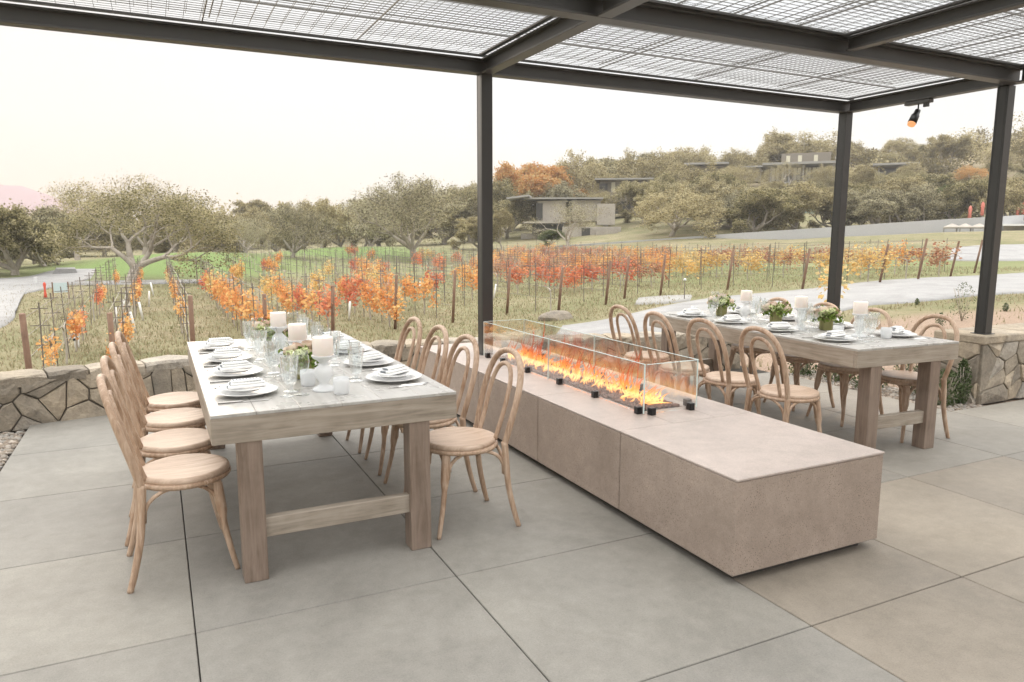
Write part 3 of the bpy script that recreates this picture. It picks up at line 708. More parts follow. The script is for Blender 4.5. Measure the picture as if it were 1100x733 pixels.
# ================================================================= TABLEWARE
def pm(name, fn, m): b = bmesh.new(); fn(b); me = bpy.data.meshes.new(name); b.to_mesh(me); b.free(); me.materials.append(M[m]); return me
PLATE = [(.002,.004),(.075,.003),(.078,0),(.085,0),(.088,.006),(.125,.014),(.142,.019),(.1445,.021),(.142,.0225),(.123,.0175),(.09,.011),(.082,.008),(.002,.008)]
me_plate = pm('dinner_plate', lambda b: lathe(b, PLATE, 48), 'china')
me_salad = pm('salad_plate', lambda b: lathe(b, [(r*.76, z*.85) for r, z in PLATE], 40), 'china')
def f_nap(b):
    box(b, (0,0,.006), (.17,.075,.011), bev=.005, seg=2); box(b, (.004,.004,.017), (.155,.066,.010), bev=.0045, seg=2); box(b, (.0,.0,.027), (.13,.05,.009), bev=.004, seg=2)
    for v in b.verts: v.co.z += .006*math.cos(v.co.x*14)*(1 if v.co.z > .004 else 0)+.002*noise.noise(v.co*40)
me_nap = pm('napkin', f_nap, 'napkin')
def f_fork(b):
    tube(b, [(0,-.095,.003),(0,-.05,.003),(0,.03,.0045),(0,.05,.004)], [.006,.0042,.003,.005], 6, flat=.4)
    box(b, (0,.062,.004), (.020,.02,.0018))
    for k in range(4): box(b, (-.0085+.0057*k,.088,.005), (.0026,.034,.0016))
me_fork = pm('fork', f_fork, 'silver')
def f_knife(b):
    tube(b, [(0,-.11,.004),(0,-.02,.004),(0,-.005,.004)], [.007,.0055,.005], 6, flat=.5); box(b, (.001,.05,.003), (.016,.11,.0016), bev=.0006)
me_knife = pm('knife', f_knife, 'silver')
def f_goblet(b):   # flared cut-crystal tumbler on a short foot
    lathe(b, [(.003,.004),(.034,.003),(.035,0),(.034,.0)], 24)
    lathe(b, [(.034,.004),(.012,.010),(.008,.022),(.010,.030),(.024,.040),(.030,.06),(.034,.10),(.040,.150),(.043,.172),(.0415,.172),(.038,.148),(.031,.10),(.026,.06),(.018,.044),(.002,.04)], 28, facet=.07, smooth=False)
me_gob = pm('water_goblet', f_goblet, 'cut')
def f_wine(b):
    lathe(b, [(.002,.0),(.035,.0),(.035,.0015),(.012,.005),(.0045,.012),(.004,.05),(.004,.085),(.007,.093),(.022,.105),(.036,.128),(.0395,.152),(.037,.18),(.0325,.205),(.0315,.205),(.036,.18),(.0383,.152),(.035,.129),(.021,.107),(.002,.098)], 28)
me_wine = pm('wine_glass', f_wine, 'glass')
def f_flute(b):
    lathe(b, [(.002,.0),(.032,.0),(.032,.0015),(.01,.006),(.0045,.014),(.006,.045),(.0085,.055)], 20)
    lathe(b, [(.0085,.055),(.018,.075),(.027,.105),(.030,.135),(.029,.165),(.026,.188),(.0248,.188),(.0275,.163),(.028,.135),(.025,.106),(.016,.079),(.002,.07)], 20, facet=.13, smooth=False)
me_flute = pm('cut_flute', f_flute, 'cut')
def put(name, me, loc, rz, label, cat, group):
    o = bpy.data.objects.new(name, me); COL.objects.link(o); o.location = loc; o.rotation_euler = (0,0,rz); return tag(o, label, cat, group)
def tpos(Tb, x, y): c, s = math.cos(Tb['rz']), math.sin(Tb['rz']); return (Tb['loc'][0]+c*x-s*y, Tb['loc'][1]+s*x+c*y)
g = random.Random(31)
ends = ['nearest', 'second nearest', 'third nearest', 'farthest']
for Tb, tn, ys in ((TL, 'left table', [.40,.90,1.39,1.88]), (TR, 'right table', [.36,.93,1.47,2.03])):
    W = Tb['W']
    for side in (0, 1):
        for i, y in enumerate(ys):
            dirn = 1 if side == 0 else -1; y += g.uniform(-.015,.015)
            sd = ('left' if side == 0 else 'right'); where = f'at the {ends[i]} place on the {sd} of the {tn}'
            base = Tb['rz']+(0 if side == 0 else math.pi)
            def L(dx, dy): return tpos(Tb, (dx if side == 0 else W-dx), y+dirn*dy)   # dx from table edge; dy to the diner's left is +
            def P(name, me, dx, dy, z, a, label, cat, grp):
                x_, y_ = L(dx, dy); return put(name, me, (x_, y_, z), base+R(a), label, cat, f'{grp} on the {tn}')
            Z = .7602
            P('dinner_plate', me_plate, .185, 0, Z, 0, f'wide white plate {where}', 'plate', 'dinner plates')
            P('salad_plate', me_salad, .185+g.uniform(-.005,.005), g.uniform(-.005,.005), Z+.0205, 0, f'small white plate {where}', 'plate', 'salad plates')
            P('napkin', me_nap, .185, 0, Z+.0345, g.uniform(-12,12)+(20 if side else 0), f'folded striped napkin {where}', 'napkin', 'folded napkins')
            P('fork', me_fork, .15, .165, Z, -90+g.uniform(-4,4), f'inner fork {where}', 'fork', 'forks')
            P('fork', me_fork, .17, .192, Z, -90+g.uniform(-5,5), f'outer fork {where}', 'fork', 'forks')
            P('knife', me_knife, .155, -.175, Z, -90+g.uniform(-4,4), f'steel knife {where}', 'knife', 'knives')
            P('water_goblet', me_gob, .375+g.uniform(-.01,.01), -.045, Z, g.uniform(0,40), f'flared water glass {where}', 'glass', 'water glasses')
            P('wine_glass', me_wine, .41+g.uniform(-.01,.01), -.135, Z, 0, f'round wine glass {where}', 'glass', 'wine glasses')
            P('cut_flute', me_flute, .345+g.uniform(-.01,.01), -.15+.012, Z, g.uniform(0,40), f'slender tulip glass {where}', 'glass', 'tulip glasses')
# candles, votives, flowers
def f_holder(b): lathe(b, [(.001,0),(.056,0),(.058,.006),(.05,.012),(.028,.024),(.02,.036),(.03,.052),(.042,.072),(.045,.09),(.04,.108),(.024,.124),(.019,.134),(.03,.146),(.047,.156),(.054,.164),(.054,.172),(.05,.172),(.045,.166),(.001,.166)], 28)
me_hold = pm('candle_holder', f_holder, 'milk')
def f_candle(b):
    lathe(b, [(.001,0),(.045,0),(.0485,.003),(.0485,.088),(.046,.092),(.042,.091),(.035,.086),(.001,.084)], 28)
    tube(b, [(0,0,.084),(.002,0,.10)], .0013, 5)
me_can = pm('pillar_candle', f_candle, 'wax')
me_vot = pm('votive_cup', lambda b: lathe(b, [(.001,.002),(.03,0),(.035,.008),(.038,.06),(.037,.078),(.0345,.078),(.035,.06),(.032,.012),(.001,.01)], 24), 'frost')
def candle(x, y, k, tn):
    put('candle_holder', me_hold, (x, y, .7602), 0, f'milky glass pedestal candle holder on the {tn}, {k}', 'candle holder', f'candle holders on the {tn}')
    put('pillar_candle', me_can, (x, y, .7602+.1665), 0, f'thick ivory pillar candle on its pedestal on the {tn}, {k}', 'candle', f'pillar candles on the {tn}')
tn3 = ['nearest the camera', 'in the middle', 'farthest from the camera']
for k, (x, y) in enumerate([(.69,3.46), (.67,4.03), (.665,4.68)]): candle(x, y, tn3[k], 'left table')
for k, (x, y) in enumerate([(4.62,3.62), (4.58,4.13), (4.63,4.78)]): candle(x, y, tn3[k], 'right table')
for (x, y, l) in [(.745,3.34,'beside the nearest candle holder on the left table'), (.64,3.60,'in front of the nearest flowers on the left table'), (.72,4.35,'between the candles on the left table'),
                  (4.50,3.70,'behind the near corner of the right table'), (4.72,3.47,'at the near end of the right table centre'), (4.52,5.32,'at the far end of the right table'), (4.80,4.98,'beyond the farthest candle on the right table')]:
    put('votive_cup', me_vot, (x, y, .7602), 0, f'small frosted votive cup {l}', 'votive', 'frosted votive cups')
def f_vase(b):
    pr = [(.001,.003),(.045,0),(.048,.004)]
    for k in range(12): z = .008+k*.008; pr += [(.050+.002*math.sin(k*.28), z), (.0475+.002*math.sin(k*.28), z+.004)]
    lathe(b, pr+[(.052,.105),(.049,.105),(.045,.01),(.001,.008)], 28)
me_vase = pm('vase', f_vase, 'vase')
def f_rose(b, r=.028):
    g = random.Random(2)
    for lay in range(4):
        rr = r*(1-.2*lay); n = 6
        for k in range(n):
            a = 2*math.pi*(k+.5*lay)/n; c, s = math.cos(a), math.sin(a); rows = []
            for i in range(4):
                t = i/3; row = []
                for j in range(5):
                    u = (j-2)/2*.75; rad = rr*(.45+.55*math.sin(t*2.0))*(1-.06*abs(u)); aa = a+u*.85*(.5+.5*t)
                    row.append(b.verts.new((rad*math.cos(aa), rad*math.sin(aa), rr*(-.5+1.35*t-.16*abs(u)**2)+lay*r*.09)))
                rows.append(row)
            for i in range(3):
                for j in range(4): f = b.faces.new((rows[i][j], rows[i][j+1], rows[i+1][j+1], rows[i+1][j])); f.smooth = True
me_rose = pm('bloom', f_rose, 'rose'); me_rosep = pm('bloom', f_rose, 'rosep')
def f_berry(b):
    g = random.Random(4)
    for k in range(22):
        v = Vector((g.gauss(0,1), g.gauss(0,1), g.gauss(0,1))).normalized()*g.uniform(.008,.022); r = bmesh.ops.create_icosphere(b, subdivisions=1, radius=g.uniform(.004,.008)); bmesh.ops.translate(b, vec=v, verts=r['verts'])
me_berry = pm('dark_bloom', f_berry, 'berry')
def f_hyd(b):
    g = random.Random(6)
    for k in range(60):
        v = Vector((g.gauss(0,1), g.gauss(0,1), abs(g.gauss(0,1))+.1)).normalized()*.024
        r = bmesh.ops.create_icosphere(b, subdivisions=1, radius=.0062); bmesh.ops.transform(b, matrix=Matrix.Translation(v)@Matrix.Diagonal((1,1,.7,1)), verts=r['verts'])
me_hyd = pm('bloom', f_hyd, 'hyd')
def flowers(x, y, seed, label, z=.7602, s=1):
    root = empty('flower_arrangement', (x, y, z), 0, label, 'flowers', 'flower arrangements on the tables')
    def ch(n, me, l, rot=(0,0,0), sc=1):
        o = bpy.data.objects.new(n, me); COL.objects.link(o); o.parent = root; o.location = l; o.rotation_euler = rot; o.scale = (sc,)*3
    ch('vase', me_vase, (0,0,0)); g = random.Random(seed); rg = np.random.default_rng(seed)
    a = rg.uniform(0, 2*np.pi, 330); r = rg.uniform(.02, .125, 330); zz = .12+rg.normal(0, .025, 330)-.25*(r-.06); zz = np.maximum(zz, .07)
    V, Fq, t = leafcards(np.stack([r*np.cos(a), r*np.sin(a), zz], 1), .0155, seed)
    obj('leaves', npmesh('leaves', V, Fq, t), 'floral', root)
    pl = []
    for k in range(15):
        a = 2.4*k+g.uniform(-.2,.2); rr = .105*math.sqrt((k+.5)/15); zz = .165-rr*.45+g.uniform(-.01,.014)
        me = [me_rose, me_rosep, me_hyd, me_berry, me_rose][k % 5]
        ch('bloom' if me is not me_berry else 'dark_bloom', me, (rr*math.cos(a), rr*math.sin(a), zz), (rr*5*-math.sin(a)*1.6, rr*5*math.cos(a)*1.6, g.uniform(0,6)), g.uniform(1.0,1.35))
    b = bmesh.new()
    for k in range(10):
        a = g.uniform(0, 6.28); tube(b, [(0,0,.05), (.03*math.cos(a),.03*math.sin(a),.12), (.09*math.cos(a),.09*math.sin(a),.15+g.uniform(-.02,.05))], .0014, 4)
    obj('stems', b, 'floral', root)
flowers(.66, 3.80, 1, 'roses and greenery in a ribbed green vase near the front of the left table')
flowers(.66, 4.90, 2, 'roses and greenery in a ribbed green vase at the back of the left table')
flowers(4.71, 3.99, 3, 'full rose arrangement nearest the camera on the right table')
flowers(4.68, 4.48, 4, 'rose arrangement in the middle of the right table')
flowers(4.68, 5.14, 5, 'rose arrangement at the far end of the right table')

# ================================================================= VINEYARD
M_stake = None
def vine_meshes():
    out = []
    for s in range(6):
        g = np.random.default_rng(100+s); n = [300, 430, 620, 260, 520, 380][s]
        # leaves hang in clumps along the cordon
        k = 9; cc = np.stack([g.normal(0,.08,k), g.uniform(-.7,.7,k), g.uniform(.55,1.2,k)], 1)
        idx = g.integers(0, k, n); C = cc[idx]+g.normal(0, 1, (n,3))*np.array([.09,.13,.15]); C[:,2] = np.clip(C[:,2], .35, 1.6)
        tone = np.clip(.5+.5*(g.uniform(-1,1,k))[idx]*.7+g.normal(0,.2,n), 0, 1)
        V, Fq, t = leafcards(C, .05, s, tone, .85); out.append(npmesh('foliage', V, Fq, t))
    return out
vm = vine_meshes()
def trunkmesh(s):
    g = random.Random(s); b = bmesh.new()
    tube(b, spline([(0,0,-.05), (g.uniform(-.03,.03),g.uniform(-.03,.03),.3), (0,0,.62), (0,.1,.72)], 3), .022, 5)
    for sg in (-1,1): tube(b, spline([(0,0,.64), (0,.2*sg,.74), (g.uniform(-.02,.02),.65*sg,.76)], 3), [.016,.015,.014,.012,.011,.009,.007], 5)
    for k in range(9):
        y = g.uniform(-.65,.65); tube(b, [(0,y,.75), (g.uniform(-.06,.06), y+g.uniform(-.08,.08), 1.05), (g.uniform(-.12,.12), y+g.uniform(-.15,.15), 1.2+g.uniform(0,.25))], [.005,.004,.002], 4)
    me = bpy.data.meshes.new('trunk'); b.to_mesh(me); b.free(); me.materials.append(M['bark']); return me
tm = [trunkmesh(k) for k in range(4)]
b = bmesh.new(); box(b, (0,0,.68), (.017,.017,1.5));
for z, w in ((.78,.16), (1.08,.26), (1.34,.22)): box(b, (0,0,z), (w,.012,.012))
me_stake = bpy.data.meshes.new('stake'); b.to_mesh(me_stake); b.free(); me_stake.materials.append(M['stake'])
b = bmesh.new(); tube(b, [(0,0,-.2),(0,-.24,1.35)], [.042,.038], 8); me_end = bpy.data.meshes.new('end_post'); b.to_mesh(me_end); b.free(); me_end.materials.append(M['rust'])
b = bmesh.new(); tube(b, [(0,0,0),(0,0,.55)], .03, 8); me_tube = bpy.data.meshes.new('grow_tube'); b.to_mesh(me_tube); b.free(); me_tube.materials.append(M['tube'])
ENDS = []
def topseen(px, py, h=1.35):
    r = ray(px, py); d = 6.0
    while d < 120:
        p = ORG+r*d
        if p.z <= T(p.x, p.y)+h: break
        d += .03
    return (p.x, p.y+.24)
for px, py in [(25,350), (118,340), (205,329), (284,320), (357.6,310), (426,301), (489,296.5), (548,291)]: ENDS.append(topseen(px, py, 1.25))
for px, py in [(599,339), (650,328), (670,321), (708.5,318), (780.5,312), (861,311), (944,304.5), (985,301), (1020,297.6), (1045.7,293.5)]:
    p = hit(px, py); ENDS.append((p.x, p.y))
ENDS.sort()
nrow = len(ENDS); ordn = ['leftmost','second','third','fourth','fifth','sixth','seventh','eighth','ninth','tenth','eleventh','twelfth','thirteenth','fourteenth','fifteenth','sixteenth','seventeenth','rightmost','nineteenth']
nvine = 0; vfirst = {}
for i, (ex, ey) in enumerate(ENDS):
    rowname = f'{ordn[i]} trellis row from the left' if i not in (0, nrow-1) else f'{ordn[i]} trellis row'
    r = empty('vine_trellis', (ex, ey, T(ex, ey)), 0, f'{ordn[i]} trellis row of the vineyard with leaning wooden end post and wires', 'trellis', 'vine trellis rows')
    ep = bpy.data.objects.new('end_post', me_end); COL.objects.link(ep); ep.parent = r; ep.scale = (1,1,random.Random(i).uniform(.95,1.06))
    az = math.degrees(math.atan2(ex, ey)); Lr = 27 if ex < 4.5 else 40; stp = 1.85; n = int(Lr/stp); z0 = T(ex, ey)
    pts = []
    for k in range(1, n+1):
        y = ey+k*stp-.6; z = T(ex, y); pts.append((y, z))
        s = bpy.data.objects.new('stake', me_stake); COL.objects.link(s); s.parent = r; s.location = (rnd.uniform(-.03,.03), y-ey, z-z0); s.rotation_euler = (R(rnd.uniform(-2,2)), R(rnd.uniform(-2,2)), 0)
    for h in (.45, .78, 1.08, 1.34):
        bm = bmesh.new(); P = [(0, -.22*h/1.35, h)]+[(0, y-ey, z-z0+h) for y, z in pts]
        for a, c in zip(P, P[1:]):
            tube(bm, [a, c], .0048, 3, False, False)
        obj('wire', bm, 'vwire', r)
    # vines
    for k in range(n):
        y, z = pts[k]; y -= stp*.45; z = T(ex, y); D = math.hypot(ex, y)
        gg_ = random.Random(i*100+k); nz = noise.noise(Vector((ex*.12, y*.10, 5)))
        dv = Vector((ex, y, z+.9))-ORG; dep = dv.dot(FW); vpx = 550+F*dv.dot(RT)/dep
        if vpx < 62: dens = .6 if dep < 15 else .12
        elif 188 < vpx < 232 and dep < 15.5: dens = 0
        elif vpx < 208: dens = .34
        elif vpx < 430: dens = (.4 if dep < 12.5 else 1.1) if dep < 25 else .15
        elif vpx < 520: dens = .55 if dep < 23 else .3
        elif vpx < 720: dens = .07 if dep < 26 else 1.25
        else: dens = .15 if y-ey < (5 if ex < 22 else 1.2) else 1.25
        if k > 20 and gg_.random() < .4: continue
        if nvine >= 298: continue
        leafy = gg_.random() < dens*(1+nz)
        if not leafy and gg_.random() < .8: continue
        nvine += 1
        colr = 'vine_pink'
        if leafy:
            u = gg_.random()+nz*.8
            if vpx < 520: colr = 'vine_red' if u < .45 else 'vine_orange' if u < 1.05 else 'vine_yellow'
            elif vpx < 720: colr = 'vine_red' if u < .3 else 'vine_pink' if u < .65 else 'vine_orange'
            else: colr = 'vine_pink' if u < .35 else 'vine_orange' if u < .5 else 'vine_yellow'
        v = empty('grapevine', (ex, y, z), 0, None, None, 'grapevines in the vineyard')
        t = bpy.data.objects.new('trunk', gg_.choice(tm)); COL.objects.link(t); t.parent = v
        cn = {'vine_red':'red', 'vine_orange':'orange', 'vine_yellow':'yellow', 'vine_pink':'russet'}[colr]
        pos = f'{k+1} stakes' if k else 'one stake'
        if leafy:
            f = bpy.data.objects.new('foliage', gg_.choice([vm[1], vm[2], vm[4], vm[5], vm[0]] if vpx > 208 else [vm[0], vm[3], vm[5]])); COL.objects.link(f); f.parent = v
            if not f.data.materials: f.data.materials.append(M['vine_red'])
            f.material_slots[0].link = 'OBJECT'; f.material_slots[0].material = M[colr]
            f.scale = (.8 if vpx > 200 else .55, 1.35*gg_.choice([-1, 1]), gg_.uniform(.7, .9)*(1 if vpx > 200 else .78))
            tag(v, f'{cn}-leaved grapevine {pos} along the {rowname}', 'grapevine')
        else: tag(v, f'bare grapevine {pos} along the {rowname}', 'grapevine')
print('vines', nvine)
# white grow tubes in the left rows
tubes = [(165,318), (160,330), (154,345), (146,358), (136,330), (131,342), (125,352), (400,322), (375,345), (450,318), (530,322), (467,322)]
for k, (px, py) in enumerate(tubes):
    p = hit(px, py); o = bpy.data.objects.new('grow_tube', me_tube); COL.objects.link(o); o.location = p; o.rotation_euler = (R(rnd.uniform(-6,6)), R(rnd.uniform(-12,12)), 0)
    tag(o, f'white plastic grow tube {["nearest the forked oak","just in front of the one nearest the forked oak","third from the forked oak","in the right file, nearest the stone wall","at the far end of the left file","in the middle of the left file","at the near end of the left file","among orange vines in mid vineyard","leaning low behind the left table","right of mid vineyard, by an orange vine","seen just right of the first pergola post","left of the first pergola post"][k]}', 'grow tube', 'white grow tubes around young vines')
# grass tufts over the nearer field
def tufts():
    g = np.random.default_rng(9); n = 95000
    az = np.radians(g.uniform(-14, 66, n)); r = 8+34*g.random(n)**1.3
    x = r*np.sin(az); y = r*np.cos(az); keep = ~((x < 6.0) & (y < 7.6)) & ~((x < 9) & (y < 3.9)) & ~((r < 20) & (x > 3.5) & (y < 10.2) & (g.random(n) < .9))
    x, y = x[keep], y[keep]; z = np.array([T(a, b) for a, b in zip(x, y)]); n = len(x)
    road = [bpy.data.objects[k] for k in ('road',)]
    h = g.uniform(.03, .11, n); a = g.uniform(0, 6.28, n); w = g.uniform(.008, .022, n); dx, dy = np.cos(a)*w, np.sin(a)*w
    lx, ly = g.normal(0, .03, n), g.normal(0, .03, n)
    V = np.stack([np.stack([x-dx, y-dy, z-.01], 1), np.stack([x+dx, y+dy, z-.01], 1), np.stack([x+lx, y+ly, z+h], 1)], 1).reshape(-1, 3)
    # drop blades standing on the road
    poly = [hp(1140,290), hp(1000,297), hp(920,303), hp(830,313), hp(740,323), hp(660,341), hp(600,350), (3.6,8.0), (5.0,7.8), (6.6,8.0), (8.2,8.4), hp(920,333), hp(1000,326), hp(1140,314)]
    inside = np.zeros(n, bool); j = len(poly)-1
    for i in range(len(poly)):
        xi, yi = poly[i]; xj, yj = poly[j]
        c = ((yi > y) != (yj > y)) & (x < (xj-xi)*(y-yi)/(yj-yi+1e-9)+xi); inside ^= c; j = i
    V = V.reshape(-1, 9)[~inside].reshape(-1, 3); m = len(V)//3
    t = np.repeat(np.clip(g.normal(.5, .25, m), 0, 1), 3)
    o = obj('grass', npmesh('grass', V, np.arange(3*m).reshape(-1, 3), t), 'grass'); tag(o, 'short dry green grass between the vine rows', 'grass', kind='stuff')
tufts()

# ================================================================= TREES
def oak(seed, H=7.5, spread=1.15, leafn=1.0, leafsize=.085, depth=6, low=.16, droop=0, lean=0):
    """returns trunk mesh, crown mesh; tree is H tall"""
    g = random.Random(seed); bm = bmesh.new(); tips = []; fine = []
    def grow(p, d, L, r, lv):
        n = 4; pts = [p]; dd = d.copy()
        for k in range(n):
            dd = (dd+Vector((g.gauss(0,.16), g.gauss(0,.16), g.gauss(0,.12)+(.05 if lv < 4 else -.02)))).normalized(); pts.append(pts[-1]+dd*L/n)
        r1 = r*.68
        tube(bm, pts, [r+(r1-r)*k/n for k in range(n+1)], 7 if lv < 2 else 5 if lv < 4 else 3, cap=False)
        if lv >= 3:
            for q in pts[1:]: tips.append((q, lv))
        if lv >= depth: return
        nb = g.choice([2,3]) if lv else g.choice([4,5])
        a0 = g.uniform(0, 6.28)
        for k in range(nb):
            a = a0+2*math.pi*k/nb+g.gauss(0,.3); ax = dd.orthogonal().normalized(); ax.rotate(Matrix.Rotation(a, 3, dd))
            ang = g.uniform(.4,.85) if lv else g.uniform(.55,1.05)
            nd = (dd*math.cos(ang)+ax*math.sin(ang)); nd.z = nd.z*.8+ (.10 if lv else .05); nd.normalize()
            q = pts[-1] if k < 2 or lv == 0 else pts[-2]
            grow(q, nd, L*g.uniform(.66,.88)*(1.25 if lv == 0 else 1), r1*g.uniform(.62,.85), lv+1)
    grow(Vector((0,0,-.3)), Vector((lean+g.gauss(0,.08), g.gauss(0,.08), 1)).normalized(), H*low+.3, H*.034, 0)
    zmax = max(t[0].z for t in tips); k = H/zmax*.96
    wid = max(max(abs(t[0].x), abs(t[0].y)) for t in tips)*k; kx = min(1.6, max(.6, H*.58*spread/wid))*k
    bmesh.ops.transform(bm, matrix=Matrix.Diagonal((kx, kx, k, 1)), verts=bm.verts[:])
    P = np.array([(t[0].x*kx, t[0].y*kx, t[0].z*k) for t in tips]); rg = np.random.default_rng(seed)
    per = max(1, int(30000*leafn/len(P)))
    w = rg.uniform(.2, 1.6, len(P)); cnt = np.maximum(0, (per*w)).astype(int)
    idx = np.repeat(np.arange(len(P)), cnt); C = P[idx]+rg.normal(0, 1, (len(idx), 3))*np.array([.24,.24,.17])
    tone = np.clip(.5+.42*rg.uniform(-1,1,len(P))[idx]+rg.normal(0,.22,len(idx)), 0, 1)
    V, Fq, t = leafcards(C, leafsize, seed, tone, .75)
    me = bpy.data.meshes.new('trunk'); bm.to_mesh(me); bm.free(); me.materials.append(M['bark'])
    cr = npmesh('crown', V, Fq, t); cr.materials.append(M['oak']); return me, cr
KIND = {
 'oakA': oak(1, spread=1.25), 'oakB': oak(2, spread=1.35, leafn=.9), 'airy': oak(8, spread=1.4, leafn=.8, leafsize=.055, low=.14), 'airyB': oak(9, spread=1.3, leafn=.85, leafsize=.06, low=.12), 'oakC': oak(3, spread=1.1, leafn=1.1),
 'bare': oak(4, spread=1.3, leafn=.35, leafsize=.055, low=.2), 'thin': oak(5, spread=.95, leafn=.5, low=.26), 'dense': oak(6, spread=1.2, leafn=1.7, leafsize=.095, low=.08),
 'tall': oak(7, spread=.7, leafn=.7, low=.3)}
trees = {}
def tree(px, D, top, kind, m, label, wide=1.0, name='oak_tree', grp='trees beyond the vineyard', sink=0, base=None):
    if base is None: p = at(px, 250, D); p.z = T(p.x, p.y)-(sink or (.5 if px < 520 and D < 75 else 0))
    else: p = base
    ztop = at(px, top, D).z; H = max(2.0, ztop-p.z); s = H/7.5
    root = empty(name, p, rnd.uniform(0, 6.28), label, 'tree', grp)
    tr, cr = KIND[kind]
    a = bpy.data.objects.new('trunk', tr); COL.objects.link(a); a.parent = root
    c = bpy.data.objects.new('crown', cr); COL.objects.link(c); c.parent = root
    c.material_slots[0].link = 'OBJECT'; c.material_slots[0].material = M[m]
    root.scale = (s*wide*.95, s*wide*.95, s)
